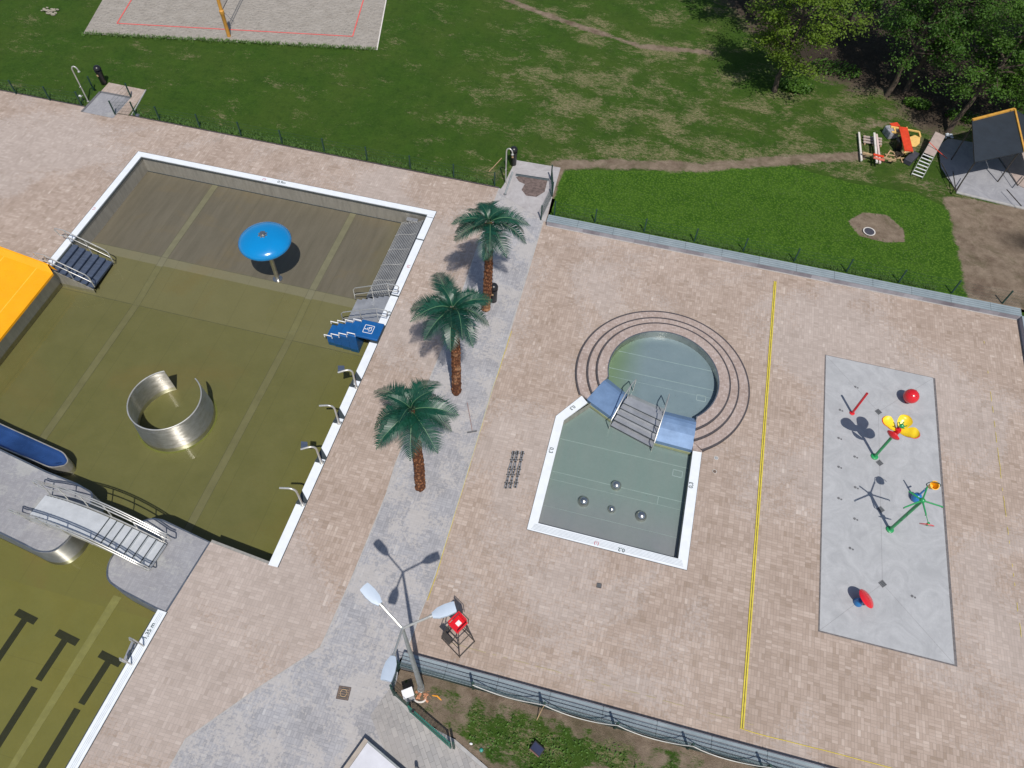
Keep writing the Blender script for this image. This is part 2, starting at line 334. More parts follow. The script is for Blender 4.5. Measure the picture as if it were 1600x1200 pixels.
# ---------------------------------------------------------------- mesh builder
class MB:
    def __init__(s): s.v = []; s.f = []; s.mi = []; s.cur = 0
    def add(s, vs, fs):
        o = len(s.v); s.v += [Vector(q) for q in vs]; s.f += [[i + o for i in f] for f in fs]; s.mi += [s.cur] * len(fs); return s
    def box(s, x0, x1, y0, y1, z0, z1, M=None):
        vs = [Vector((x, y, z)) for z in (z0, z1) for y in (y0, y1) for x in (x0, x1)]
        if M is not None: vs = [M @ q for q in vs]
        return s.add(vs, [(0, 2, 3, 1), (4, 5, 7, 6), (0, 1, 5, 4), (2, 6, 7, 3), (0, 4, 6, 2), (1, 3, 7, 5)])
    def bar(s, a, b, w, h=None, up=(0, 0, 1)):
        """rectangular bar from a to b, width w, height h"""
        a, b = Vector(a), Vector(b); d = (b - a); L = d.length; d.normalize(); h = h or w
        u = Vector(up); 
        if abs(d.dot(u)) > .98: u = Vector((1, 0, 0))
        sd = d.cross(u).normalized(); u = sd.cross(d).normalized()
        M = Matrix(((sd.x, d.x, u.x, a.x), (sd.y, d.y, u.y, a.y), (sd.z, d.z, u.z, a.z), (0, 0, 0, 1)))
        return s.box(-w / 2, w / 2, 0, L, -h / 2, h / 2, M)
    def prism(s, poly, z0, z1, top=True, bottom=False, sides=True):
        poly = [(p[0], p[1]) for p in poly]
        if sum(poly[i - 1][0] * poly[i][1] - poly[i][0] * poly[i - 1][1] for i in range(len(poly))) < 0: poly = poly[::-1]
        n = len(poly); f = []
        if sides: f += [(i, (i + 1) % n, n + (i + 1) % n, n + i) for i in range(n)]
        if top: f.append(tuple(range(n, 2 * n)))
        if bottom: f.append(tuple(range(n - 1, -1, -1)))
        return s.add([(x, y, z0) for x, y in poly] + [(x, y, z1) for x, y in poly], f)
    def quad(s, *p): return s.add(p, [tuple(range(len(p)))])
    def strip(s, inner, outer, closed=True):
        """faces between two equal-length loops of 3D points"""
        n = len(inner); f = [(i, (i + 1) % n, n + (i + 1) % n, n + i) for i in range(n if closed else n - 1)]
        return s.add(list(inner) + list(outer), f)
    def tube(s, pts, r, n=8, closed=False, r1=None, cap=True):
        pts = [Vector(p) for p in pts]; m = len(pts); vs = []; prev = None
        for i, p in enumerate(pts):
            a = pts[i - 1] if (i > 0 or closed) else p; b = pts[(i + 1) % m] if (i < m - 1 or closed) else p
            d = (b - a).normalized() if (b - a).length > 1e-9 else Vector((0, 0, 1))
            if prev is None: u = d.orthogonal().normalized()
            else:
                u = prev - d * prev.dot(d); u = u.normalized() if u.length > 1e-6 else d.orthogonal().normalized()
            prev = u; w_ = d.cross(u); rr = r if r1 is None else r + (r1 - r) * i / (m - 1)
            vs += [p + (u * math.cos(2 * math.pi * k / n) + w_ * math.sin(2 * math.pi * k / n)) * rr for k in range(n)]
        f = []
        for i in range(m if closed else m - 1):
            j = (i + 1) % m
            f += [(i * n + k, i * n + (k + 1) % n, j * n + (k + 1) % n, j * n + k) for k in range(n)]
        if cap and not closed: f += [tuple(range(n - 1, -1, -1)), tuple((m - 1) * n + k for k in range(n))]
        return s.add(vs, f)
    def lathe(s, prof, c=(0, 0, 0), n=24, M=None, jit=0.0):
        c = Vector(c); vs = []
        for r, z in prof:
            for k in range(n):
                rr = r * (1 + random.uniform(-jit, jit)); q = Vector((rr * math.cos(2 * math.pi * k / n), rr * math.sin(2 * math.pi * k / n), z))
                vs.append((M @ q if M is not None else q) + c)
        f = [(i * n + k, i * n + (k + 1) % n, (i + 1) * n + (k + 1) % n, (i + 1) * n + k) for i in range(len(prof) - 1) for k in range(n)]
        f += [tuple(range(n - 1, -1, -1)), tuple((len(prof) - 1) * n + k for k in range(n))]
        return s.add(vs, f)
    def ball(s, c, r, sx=1, sy=1, sz=1, n=20, M=None):
        m = n // 2; return s.lathe([(max(1e-4, r * math.sin(math.pi * i / m)), -r * math.cos(math.pi * i / m)) for i in range(m + 1)], c, n, (M or Matrix.Identity(3)) @ Matrix.Diagonal((sx, sy, sz)))
    def build(s, name, m, parent=None, smooth=False, bevel=0.0):
        me = bpy.data.meshes.new(name)
        o = bpy.data.objects.new(name, me); C.objects.link(o)
        org = root_loc(parent) if parent else Vector((0, 0, 0))
        me.from_pydata([q - org for q in s.v], [], s.f)
        for mm in (m if isinstance(m, (list, tuple)) else [m]): me.materials.append(mat[mm] if isinstance(mm, str) else mm)
        if isinstance(m, (list, tuple)): me.polygons.foreach_set('material_index', s.mi)
        if smooth:
            me.polygons.foreach_set('use_smooth', [True] * len(me.polygons)); me.set_sharp_from_angle(angle=R_(40))
        me.update()
        if parent: o.parent = parent
        if bevel:
            b = o.modifiers.new('bevel', 'BEVEL'); b.width = bevel; b.segments = 2; b.limit_method = 'ANGLE'
        return o
def root_loc(o):
    l = Vector((0, 0, 0))
    while o is not None: l += o.location; o = o.parent
    return l
def children(o): return [q for q in bpy.data.objects if q.parent == o]
def tag(o, label=None, cat=None, group=None, kind=None):
    if label: o['label'] = label
    if cat: o['category'] = cat
    if group: o['group'] = group
    if kind: o['kind'] = kind
    return o
def thing(name, label, cat, loc=(0, 0, 0), group=None):
    o = bpy.data.objects.new(name, None); C.objects.link(o); o.location = Vector(loc); o.empty_display_size = .3
    return tag(o, label, cat, group)
def struct(o): return tag(o, kind='structure')
def copy_tree(o, parent=None):
    c = o.copy(); C.objects.link(c)
    if parent: c.parent = parent
    for ch in KIDS.get(o, []) or children(o): copy_tree(ch, c)
    return c
KIDS = {}
def region(name, outer, holes, z, m, parent=None, zf=None):
    """flat sheet with holes (constrained triangulation)"""
    pts = []; edges = []
    for loop in [outer] + holes:
        o = len(pts); pts += [Vector((p[0], p[1])) for p in loop]; edges += [(o + i, o + (i + 1) % len(loop)) for i in range(len(loop))]
    vs, es, fs, *_ = geometry.delaunay_2d_cdt(pts, edges, [], 0, 1e-5)
    def inside(p, poly):
        c = False; n = len(poly)
        for i in range(n):
            a, b = poly[i - 1], poly[i]
            if (a[1] > p[1]) != (b[1] > p[1]) and p[0] < (b[0] - a[0]) * (p[1] - a[1]) / (b[1] - a[1]) + a[0]: c = not c
        return c
    mb = MB(); keep = []
    for f in fs:
        cx = sum(vs[i][0] for i in f) / len(f); cy = sum(vs[i][1] for i in f) / len(f)
        if inside((cx, cy), outer) and not any(inside((cx, cy), h) for h in holes):
            a = [vs[i] for i in f]; ar = sum(a[i - 1][0] * a[i][1] - a[i][0] * a[i - 1][1] for i in range(len(a)))
            keep.append(tuple(f) if ar > 0 else tuple(f)[::-1])
    mb.add([(q[0], q[1], z if zf is None else zf(q[0], q[1])) for q in vs], keep)
    return mb.build(name, m, parent)
def text(body, loc, rz, size, m, parent, name='depth_mark'):
    cu = bpy.data.curves.new('t', 'FONT'); cu.body = body; cu.size = size; cu.align_x = 'CENTER'; cu.align_y = 'CENTER'; cu.offset = .004
    o = bpy.data.objects.new('t', cu); C.objects.link(o)
    bpy.context.view_layer.update()
    me = bpy.data.meshes.new_from_object(o); bpy.data.objects.remove(o)
    org = root_loc(parent); M = Matrix.Translation(Vector(loc) - org) @ Matrix.Rotation(rz, 4, 'Z'); me.transform(M)
    me.materials.clear(); me.materials.append(mat[m]); q = bpy.data.objects.new(name, me); C.objects.link(q); q.parent = parent; return q
def arc(c, r, a0, a1, n, z=None):
    return [(c[0] + r * math.cos(a0 + (a1 - a0) * i / n), c[1] + r * math.sin(a0 + (a1 - a0) * i / n)) + (() if z is None else (z,)) for i in range(n + 1)]
def fillet(poly, idx, r, n=6):
    """round the corners of poly given in idx"""
    out = []
    for i, p in enumerate(poly):
        if i not in idx: out.append(tuple(p)); continue
        p = Vector(p[:2]); a = (Vector(poly[i - 1][:2]) - p); b = (Vector(poly[(i + 1) % len(poly)][:2]) - p)
        d = min(r, a.length * .45, b.length * .45); a = p + a.normalized() * d; b = p + b.normalized() * d
        for k in range(n + 1):
            t = k / n; q = a * (1 - t) ** 2 + p * 2 * t * (1 - t) + b * t * t; out.append((q.x, q.y))
    return out

# ---------------------------------------------------------------- plan (metres)
XL, XR, YT, YB = -27.66, -10.43, 28.08, 7.97       # outer edge of the main pool coping
ZF, ZD, ZW = -1.0, -1.30, -1.05                   # shallow floor, deep floor, water level
padR = [(-13.34, 8.25), (-13.62, 5.37), (-14.11, 5.37), (-15.61, 5.64), (-16.38, 5.85), (-16.72, 6.49), (-16.55, 8.2), (-16.00, 8.60), (-15.55, 8.63)]
padR_f = fillet(padR, {4, 5, 6, 7}, .55)
padL = [(-34, 11.3), (-23.56, 9.76), (-21.15, 9.34), (-19.66, 9.17), (-18.80, 8.97), (-18.62, 8.6), (-18.60, 6.9), (-18.9, 6.32), (-19.47, 6.18), (-20.14, 6.31), (-21.28, 6.49), (-34, 8.4)]
padL_f = fillet(padL, {4, 5, 6, 7, 8}, .5)
hole_A = [(XL, YT), (XR, YT - .05), (XR, YB), (-13.34, 8.25), (-13.62, 5.37), (-14.27, -6), (-60, -6), (-60, 6), (-34, 9), (XL, 11)]
# pool hole: follow the water's edge; the islands stand inside it
hole_pool = [(XL, YT), (XR, YT - .05), (XR, YB), (-13.34, 8.25), (-13.62, 5.37), (-14.30, -8), (-48, -8), (-48, 18), (XL, 18)]
KC = (2.6, 20.55); KR = [3.93, 3.43, 3.02, 2.46]
kl = [(-.74, 18.72), (-1.62, 17.38), (-1.60, 11.93), (4.77, 11.89), (4.77, 17.24)]
aL, aR = math.atan2(18.72 - KC[1], -.74 - KC[0]) + 2 * math.pi, math.atan2(17.24 - KC[1], 4.77 - KC[0])
hole_kids = kl + arc(KC, KR[0], aR, aL, 72)[1:-1]
# ---------------------------------------------------------------- ground sheets
plaza = [(-60, 30.74), (-4.78, 30.74), (-4.66, 28.7), (18.98, 28.72), (18.98, 6.18), (-4.69, 6.2), (-4.85, 5.9), (-4.6, 4.75), (-3.95, 4.38), (-2.86, 4.0), (-2.18, 3.86), (-.9, 3.33), (4, .4), (20, -10), (20, -25), (-60, -25)]
struct(region('plaza_paving', plaza, [hole_pool, hole_kids], 0.0, 'brown'))
pathR = [G2(*p) for p in ((849, 345), (772, 600), (722, 765), (679, 900), (640, 1003), (632, 1022))]
pathL = [(-7.70, 30.74), (-7.67, 26.72), (-7.60, 24.36), (-7.45, 19.81), (-7.55, 16.10), (-7.57, 13.34), (-7.48, 12.01), (-7.50, 10.56), (-7.56, 8.26), (-7.65, 6.61), (-7.72, 5.6), (-9.33, 3.69), (-10.92, 1.65), (-11.3, -2), (-11.5, -25)]
grey = [(-4.78, 30.74)] + pathR + [(-4.83, 5.93), (-4.61, 4.76), (-3.95, 4.39), (-2.86, 4.0), (-2.18, 3.87), (-.91, 3.33), (4, .4), (18, -10), (18, -25)] + pathL[::-1]
struct(region('grey_path', grey, [], 0.004, 'grey'))
struct(region('running_bond_path', [(-4.83, 4.95), (-4.61, 4.70), (-3.95, 4.34), (-2.86, 3.95), (-2.18, 3.82), (-.91, 3.28), (4, .35), (17, -8), (17, -25), (-6.5, -25), (-6.3, -3), (-4.9, 1.1), (-3.9, 2.5), (-5.2, 3.9)], [], 0.008, 'bond'))
def kerb(name, pts, m='kerb', w_=.06, h=.02, z=0.0):
    mb = MB()
    for a, b in zip(pts[:-1], pts[1:]): mb.bar((a[0], a[1], z + h / 2), (b[0], b[1], z + h / 2), w_, h)
    return struct(mb.build(name, m))
kerb('path_kerb', pathR[:-1] + [(-4.72, 6.2)], h=.022)
kerb('path_kerb', pathL[:-1], 'kerb', .05, .010)
kerb('path_kerb', [(-4.61, 4.72), (-3.95, 4.36), (-2.86, 3.97), (-2.18, 3.84), (-.91, 3.30), (4, .37), (17, -8)], w_=.12, h=.09)
kerb('lawn_kerb', [(-60, 30.76), (-32.52, 30.77)], 'edging', .06, .03); kerb('lawn_kerb', [(-29.7, 30.77), (-7.72, 30.78)], 'edging', .06, .03)

# lawn: grid with painted-by-plan attributes
def seg_d(px, py, pts):
    d = np.full(px.shape, 1e9)
    for (ax, ay), (bx, by) in zip(pts[:-1], pts[1:]):
        vx, vy = bx - ax, by - ay; t = np.clip(((px - ax) * vx + (py - ay) * vy) / (vx * vx + vy * vy), 0, 1)
        d = np.minimum(d, np.hypot(px - ax - t * vx, py - ay - t * vy))
    return d
def in_poly(px, py, poly):
    c = np.zeros(px.shape, bool)
    for i in range(len(poly)):
        (ax, ay), (bx, by) = poly[i - 1], poly[i]
        if ay == by: continue
        k = ((ay > py) != (by > py)) & (px < (bx - ax) * (py - ay) / (by - ay) + ax); c ^= k
    return c
def soft(px, py, poly, w_):
    """1 inside poly fading over w_ outside"""
    d = seg_d(px, py, list(poly) + [poly[0]]); s = in_poly(px, py, poly); return np.where(s, 1.0, np.clip(1 - d / w_, 0, 1))
sm = lambda t: t * t * (3 - 2 * t)
def lawn_z(x, y):
    a = sm(np.clip((x + 4.45) / .6, 0, 1)); b = 1 - sm(np.clip((y - 30.2) / 4.5, 0, 1)); return .245 * a * b
def lawn_grid(name, xs, ys, keepf, zf, attrs, z0=0.0):
    X, Y = np.meshgrid(xs, ys); Z = zf(X, Y) + z0
    nx, ny = len(xs), len(ys); idx = np.arange(nx * ny).reshape(ny, nx)
    cx = (X[:-1, :-1] + X[1:, 1:]) / 2; cy = (Y[:-1, :-1] + Y[1:, 1:]) / 2; k = keepf(cx, cy)
    f = np.stack([idx[:-1, :-1][k], idx[:-1, 1:][k], idx[1:, 1:][k], idx[1:, :-1][k]], 1)
    me = bpy.data.meshes.new(name); me.from_pydata(np.stack([X.ravel(), Y.ravel(), Z.ravel()], 1).tolist(), [], f.tolist())
    for an, fn in attrs.items():
        a = me.attributes.new(an, 'FLOAT', 'POINT'); a.data.foreach_set('value', fn(X, Y).ravel().astype(np.float32))
    me.materials.append(mat['lawn']); me.polygons.foreach_set('use_smooth', [True] * len(me.polygons)); me.update()
    o = bpy.data.objects.new(name, me); C.objects.link(o); return o
P = lambda pts, z=0: [G2(*p, z) for p in pts]
walk1 = P([(780, -6), (850, 22), (920, 46), (1000, 72), (1110, 82)]); walk2 = P([(872, 258), (940, 256), (1000, 257), (1100, 262), (1200, 252), (1345, 243)])
bare = P([(1470, 300), (1600, 330), (1600, 470), (1580, 500), (1512, 455), (1508, 410), (1500, 365), (1480, 330)]) + [(19.4, 29.3), (40, 30), (40, 38)]
bare = P([(1482, 312), (1600, 332)]) + [(45, 38), (45, 29.3), (18.0, 29.3)] + P([(1515, 465), (1507, 410), (1500, 365), (1494, 335)])
pit = P([(1328, 348), (1350, 335), (1385, 338), (1408, 360), (1410, 378), (1380, 379), (1345, 370)])
clov = P([(872, 270), (1000, 271), (1130, 266), (1230, 262), (1330, 290), (1430, 305), (1480, 330), (1497, 360), (1503, 410), (1510, 465)]) + [(14, 29.0), (-4.4, 29.0)]
dirt2 = P([(1340, 200), (1385, 150), (1400, 150), (1450, 190), (1480, 200), (1500, 230), (1480, 300), (1440, 290), (1420, 250), (1380, 215)])
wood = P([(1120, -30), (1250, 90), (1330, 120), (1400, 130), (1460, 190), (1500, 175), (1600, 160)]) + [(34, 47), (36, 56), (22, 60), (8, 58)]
slabEdge = P([(877, 262), (845, 345)])
def a_straw(x, y):
    base = .60 + .08 * np.clip(1 - np.hypot((x - 0) / 17, (y - 38) / 9), 0, 1) * 1.6
    base += .16 * np.clip(1 - np.hypot((x + 8) / 6, (y - 41) / 4), 0, 1) + .10 * np.clip((x + 14) / 12, 0, 1)
    base -= .00 * np.clip((-14 - x) / 10, 0, 1)
    base += .3 * np.clip(1 - np.abs(y - 52) / 8, 0, 1) * 0
    return np.clip(base + .10 * soft(x, y, dirt2, 2) + .10 * np.clip(1 - seg_d(x, y, walk2) / 1.6, 0, 1) + .2 * np.clip(1 - seg_d(x, y, walk1) / 1.5, 0, 1) - .5 * soft(x, y, clov, .5), 0, 1)
def a_dirt(x, y):
    d = .72 * np.clip(1.3 - seg_d(x, y, walk1) / .42, 0, 1); d = np.maximum(d, .74 * np.clip(1.3 - seg_d(x, y, walk2) / .65, 0, 1))
    d = np.maximum(d, soft(x, y, bare, .7)); d = np.maximum(d, 1.0 * soft(x, y, pit, .25)); d = np.maximum(d, .40 * soft(x, y, dirt2, 1.0))
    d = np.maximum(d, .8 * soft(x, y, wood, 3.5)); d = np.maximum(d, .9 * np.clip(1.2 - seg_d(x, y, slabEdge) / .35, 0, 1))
    d = np.maximum(d, .55 * np.clip(1 - seg_d(x, y, [(-60, 30.75), (-7.7, 30.8)]) / .18, 0, 1)); return d
def a_dark(x, y): return np.clip(1 - np.hypot((x - 20.5) / 2.6, (y - 34.4) / 1.3), 0, 1) + .9 * soft(x, y, wood, 3)  # wood term darkens the soil to paint in shade below the trees
def keep_n(cx, cy): return (cy > 30.76) | ((cx > -4.62) & (cy > 29.2))
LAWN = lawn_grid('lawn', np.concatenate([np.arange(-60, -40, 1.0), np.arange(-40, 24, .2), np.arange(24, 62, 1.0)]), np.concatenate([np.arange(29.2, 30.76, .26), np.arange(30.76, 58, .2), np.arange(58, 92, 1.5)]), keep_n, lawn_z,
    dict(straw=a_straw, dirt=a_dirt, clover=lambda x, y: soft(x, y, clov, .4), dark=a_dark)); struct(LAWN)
yardL = [(-4.83, 5.93), (-4.61, 4.76), (-3.95, 4.39), (-2.86, 4.0), (-2.18, 3.87), (-.91, 3.33), (4, .4), (20, -10)]
def keep_s(cx, cy): return in_poly(cx, cy, yardL + [(45, -10), (45, 5.62), (-4.8, 5.62)])
def y_dirt(x, y):
    n = np.vectorize(lambda a, b: noise.noise(Vector((a * .55, b * .8, 3.0))))(x, y) + .5 * np.vectorize(lambda a, b: noise.noise(Vector((a * 2.1, b * 2.1, 8.0))))(x, y)
    d = np.clip(.50 + .75 * n, 0, 1); d = np.maximum(d, 1.1 * np.clip(1 - (5.62 - y) / .55, 0, 1)); return np.maximum(d, .95 * np.clip(1.2 - seg_d(x, y, yardL) / .35, 0, 1))
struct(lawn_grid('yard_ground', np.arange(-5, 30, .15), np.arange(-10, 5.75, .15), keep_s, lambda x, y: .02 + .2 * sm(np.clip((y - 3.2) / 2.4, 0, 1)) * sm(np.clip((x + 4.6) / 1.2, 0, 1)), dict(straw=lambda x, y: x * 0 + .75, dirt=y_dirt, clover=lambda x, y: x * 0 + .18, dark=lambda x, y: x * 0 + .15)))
# far ground to the horizon
fg = MB()
for (x0, x1, y0, y1) in ((-900, -60, -900, 900), (62, 900, -900, 900), (-60, 62, 91, 900), (-60, 62, -900, -25)): fg.quad((x0, y0, -.02), (x1, y0, -.02), (x1, y1, -.02), (x0, y1, -.02))
fg.quad((18.9, -25, -.03), (62, -25, -.03), (62, 29.3, -.03), (18.9, 29.3, -.03))
struct(fg.build('far_ground', 'lawn'))
# sand court
court = [(-36.71, 37.26), (-18.42, 40.98)]; cv = Vector((-.2387, .971)) * 16
court += [(court[1][0] + cv.x * 1.2, court[1][1] + cv.y * 1.2), (court[0][0] + cv.x * 1.2, court[0][1] + cv.y * 1.2)]
struct(region('sand_court', court, [], .012, 'sand'))
kerb('court_kerb', [court[1], court[2]], 'paleboard', .07, .03)

# ================================================================ MAIN POOL
pool = thing('swimming_pool', 'large rectangular steel pool nearly drained, grey and olive floor, white rim', 'swimming pool', (-19, 18, 0))
def fz(y): return ZF if y > 22.03 else (ZD if y < 19 else ZD + (ZF - ZD) * (y - 19) / 3.03)
fl = MB()
for ya, yb in ((5.2, 19.0), (19.0, 22.03), (22.03, YT)): fl.quad((XL, ya, fz(ya)), (XR, ya, fz(ya)), (XR, yb, fz(yb)), (XL, yb, fz(yb)))
fl.build('floor', 'floorA', pool)
wm = MB(); wm.quad((XL, 5.2, ZW), (XR, 5.2, ZW), (XR, YT - .5, ZW), (XL, YT - .5, ZW)); wm.quad((-48, 5.2, ZW), (XL, 5.2, ZW), (XL, 18, ZW), (-48, 18, ZW)); wm.quad((-48, -8, ZW), (-13.5, -8, ZW), (-13.5, 5.2, ZW), (-48, 5.2, ZW)); struct(wm.build('pool_water', 'water'))
wt = MB(); ci = .36
xl, xr, yt = XL + ci, XR - .38, YT - .34
wt.box(XL, xl, 8.5, YT, ZD - .1, -.02); wt.box(xl, xr, yt, YT, ZD - .1, -.02); wt.box(xr + .1, XR, YB, yt, ZD - .1, -.02)
wt.prism([(XR, YB + .005), (XR, YB + .1), (-13.34, 8.36), (-13.34, 8.255)], ZD - .1, -.005)
wt.build('pool_wall', 'wallsteel', pool)
led = MB(); led.box(xl, xl + .05, 11, yt - .05, -.09, -.05); led.box(xl, xr, yt - .05, yt, -.09, -.05); led.box(xr - .02, xr + .1, YB + .1, yt - .05, -.20, -.05)
led.build('overflow_ledge', 'slot', pool)
for a, b in ((yt - .005, 25.95), (25.86, 22.05), (21.95, 20.15), (19.02, 16.98), (16.84, 14.95), (14.81, 12.90), (12.76, 10.86), (10.72, YB)):
    cp = MB(); cp.prism([(xr, a), (XR, a), (XR, b), (xr, b + (.35 if 10 < b < 17 else 0))], -.03, .02); cp.build('coping', 'coping', pool)
cp = MB(); cp.prism([(XL, YT), (XR, YT), (XR, yt), (xl, yt)], -.03, .021); cp.build('coping', 'coping', pool); cp = MB()
cp.prism([(XL, YT), (xl, yt), (xl, 18.95), (XL, 18.85)], -.03, .02)
cp.build('coping', 'coping', pool)
sl = MB(); sl.box(xr - .01, XR, 7.97, YT - .4, -.035, -.005); sl.build('gutter', 'slot', pool)
jn = MB()
for y in (27.55,): jn.box(xr - .02, XR, y, y + .03, .0, .024)
jn.box(XR - .002, XR + .03, YB, YT, -.01, .008); jn.box(XL, XR, YT - .002, YT + .03, -.01, .008); jn.box(XL - .03, XL + .002, 18.8, YT, -.01, .008)
jn.build('joint_line', 'slot', pool)
chan = simple('pale_channel_steel', (.164, .153, .090), .6, .1, .1, 2); bw_ = MB(); bw_.box(xl, xr, yt - .03, yt, ZF, ZF + .03); bw_.build('floor_edge_weld', 'slot', pool)
for x in (-23.4, -15.3):
    bd = MB()
    for ya, yb in ((8.7, 19.0), (19.0, 22.03), (22.03, yt)): bd.quad((x + .05, ya, fz(ya) + .006), (x + .38, ya, fz(ya) + .006), (x + .38, yb, fz(yb) + .006), (x + .05, yb, fz(yb) + .006))
    bd.build('floor_channel', chan, pool)
be = MB()
for x in (-23.4, -15.3):
    for q in (x + .03, x + .38):
        for ya, yb in ((8.8, 19.0), (19.0, 22.03), (22.03, yt)): be.quad((q, ya, fz(ya) + .010), (q + .02, ya, fz(ya) + .010), (q + .02, yb, fz(yb) + .010), (q, yb, fz(yb) + .010))
for y0 in (22.03, 19.0): be.box(xl, xr, y0, y0 + .03, fz(y0) - .02, fz(y0) + .007)
be.build('floor_joint', simple('floor_joint_dark', (.095, .092, .055), .7), pool)
def dm(s, px, py, rz, size=.2, m='mark', par=pool, z=.026): v = G(px, py, z); text(s, v, rz, size, m, par)
dm('0,9m', 440, 285, 0, .24); dm('(6)', 413, 280, 0, .17, 'rmark'); dm('0,9', 608, 490, R_(90), .24); dm('(6)', 638, 416, R_(90), .17, 'rmark'); dm('(6)', 147, 326, R_(-90), .17, 'rmark')

# lane pool
lp = thing('swimming_pool', 'second steel pool with black T-shaped lane marks on its yellow green floor', 'swimming pool', (-18, 0, 0))
m = MB(); m.quad((-48, -8, ZD), (-13.5, -8, ZD), (-13.5, 5.2, ZD), (-48, 5.2, ZD)); m.build('floor', 'floorB', lp)
m = MB(); m.quad((-48, 5.2, ZD), (XL, 5.2, ZD), (XL, 18, ZD), (-48, 18, ZD)); m.build('floor', 'floorA', lp)
bdir = Vector((-14.30 + 13.62, -8 - 5.37)).normalized(); bn = Vector((bdir.y, -bdir.x)) # toward water (west)
if bn.x > 0: bn = -bn
b0 = Vector((-13.62, 5.37))
def BP(s, o): q = b0 + bdir * s + bn * o; return (q.x, q.y)
m = MB(); m.prism([BP(.02, 0), BP(13.3, 0), BP(13.3, .36), BP(.02, .36)], -.04, .02); m.build('coping', 'coping', lp)
m = MB()
for o in (.10, .16, .22): m.prism([BP(.1, o), BP(13.3, o), BP(13.3, o + .018), BP(.1, o + .018)], .0, .0225)
m.build('gutter_grate', simple('light_grate_grey', (.44, .49, .52), .5), lp)
m = MB(); m.prism([BP(0, -.03), BP(13.3, -.03), BP(13.3, .002), BP(0, .002)], -.01, .008); m.prism([BP(.2, .36), BP(13.3, .36), BP(13.3, .43), BP(.2, .43)], -.2, -.04)
m.build('joint_line', 'slot', lp)
m = MB(); m.prism([BP(-.3, 0), BP(13.3, 0), BP(13.3, .3), BP(-.3, .3)], ZD - .1, -.03); m.build('pool_wall', 'wallsteel', lp)
v = G(233, 986, .026); text('1,35 m', v, math.atan2(-bdir.y, -bdir.x), .22, 'mark', lp)
# floor band and lane marks
m = MB(); q = [G2(*p, ZD) for p in ((178, 930), (190, 934), (18, 1210), (6, 1210))]; m.prism(q, ZD - .02, ZD + .012); m.build('floor_channel', simple('pale_olive_band', (.205, .195, .080), .6), lp)
def lane(T, stems, parent):
    mm = MB(); a, b = Vector(G2(*T[0], ZD)), Vector(G2(*T[1], ZD)); d = (b - a).normalized(); n = Vector((-d.y, d.x)); 
    if n.y > 0: n = -n
    mm.prism([a, b, b + n * .27, a + n * .27], ZD, ZD + .010)
    for (p, q, w_) in stems:
        p, q = Vector(G2(*p, ZD)), Vector(G2(*q, ZD)); e = (q - p).normalized(); k = Vector((-e.y, e.x)) * w_ / 2
        mm.prism([p - k, q - k, q + k, p + k], ZD, ZD + .014)
    mm.build('lane_mark', 'lane', parent)
lane(((30, 951), (60, 966)), [((41, 965), (-6, 1034), .26)], lp)
lane(((93, 983), (125, 999)), [((103, 998), (60, 1063), .26), ((54, 1074), (-12, 1178), .26)], lp)
lane(((160, 1016), (192, 1032)), [((171, 1031.5), (127, 1100), .26), ((121, 1108), (58, 1212), .26)], lp)
# ladder rails of lane pool
def arch(pts, r, n=8): return pts
lad = thing('pool_ladder', 'pair of bent steel grab rails over the white rim of the lane pool', 'pool ladder', G(220, 1025))
for (bx, by), (tx, ty), (ex, ey) in (((225, 1010), (203, 997), (206, 1006)), ((206, 1039), (188, 1029), (196, 1036))):
    a = G(bx, by); b = G(tx, ty, .55); e = G(ex, ey, .1)
    mm = MB(); mm.tube([a, a + Vector((-.02, 0, .45)), a.lerp(b, .45) + Vector((0, 0, .42)), b + Vector((0, 0, .05)), b + Vector((-.06, -.03, -.15)), Vector((b.x, b.y, -.3)), Vector((b.x, b.y, -.9))], .028, 8); mm.build('grab_rail', 'rail', lad, True)
mm = MB()
a, b = G(203, 1000, 0), G(190, 1030, 0)
for z in (-.25, -.5, -.75): mm.bar((a.x, a.y, z), (b.x, b.y, z), .1, .03)
mm.build('ladder_step', 'tread', lad)

# ================================================================ ISLANDS
def island(poly, name, label, core_drop=.0):
    t = thing(name, label, 'island', (sum(p[0] for p in poly) / len(poly), sum(p[1] for p in poly) / len(poly), 0))
    a = MB(); a.prism(poly, ZD - .05, -.03, top=False); o = a.build('side_wall', 'sidesteel', t, True)
    b = MB(); b.prism(poly, -.03, .012); b.build('paved_top', 'pad', t)
    return t
isl = island(padL_f, 'paved_island', 'long grey paved island with steel sides carrying the left end of the arched bridge')
isr = island(padR_f, 'paved_island', 'grey paved landing with rounded corners under the right end of the arched bridge')
for isx, poly in ((isl, padL_f), (isr, padR_f)):
    mm = MB(); c = Vector((sum(p[0] for p in poly) / len(poly), sum(p[1] for p in poly) / len(poly)))
    ins = []
    for i, p in enumerate(poly):
        a = Vector(poly[i - 1][:2]); b = Vector(poly[(i + 1) % len(poly)][:2]); d = (b - a).normalized(); n = Vector((-d.y, d.x))
        if n.dot(c - Vector(p[:2])) < 0: n = -n
        q = Vector(p[:2]) + n * .07; ins.append((q.x, q.y, .0165))
    mm.strip([(p[0], p[1], .0165) for p in poly], ins); mm.build('steel_rim', 'steel', isx)

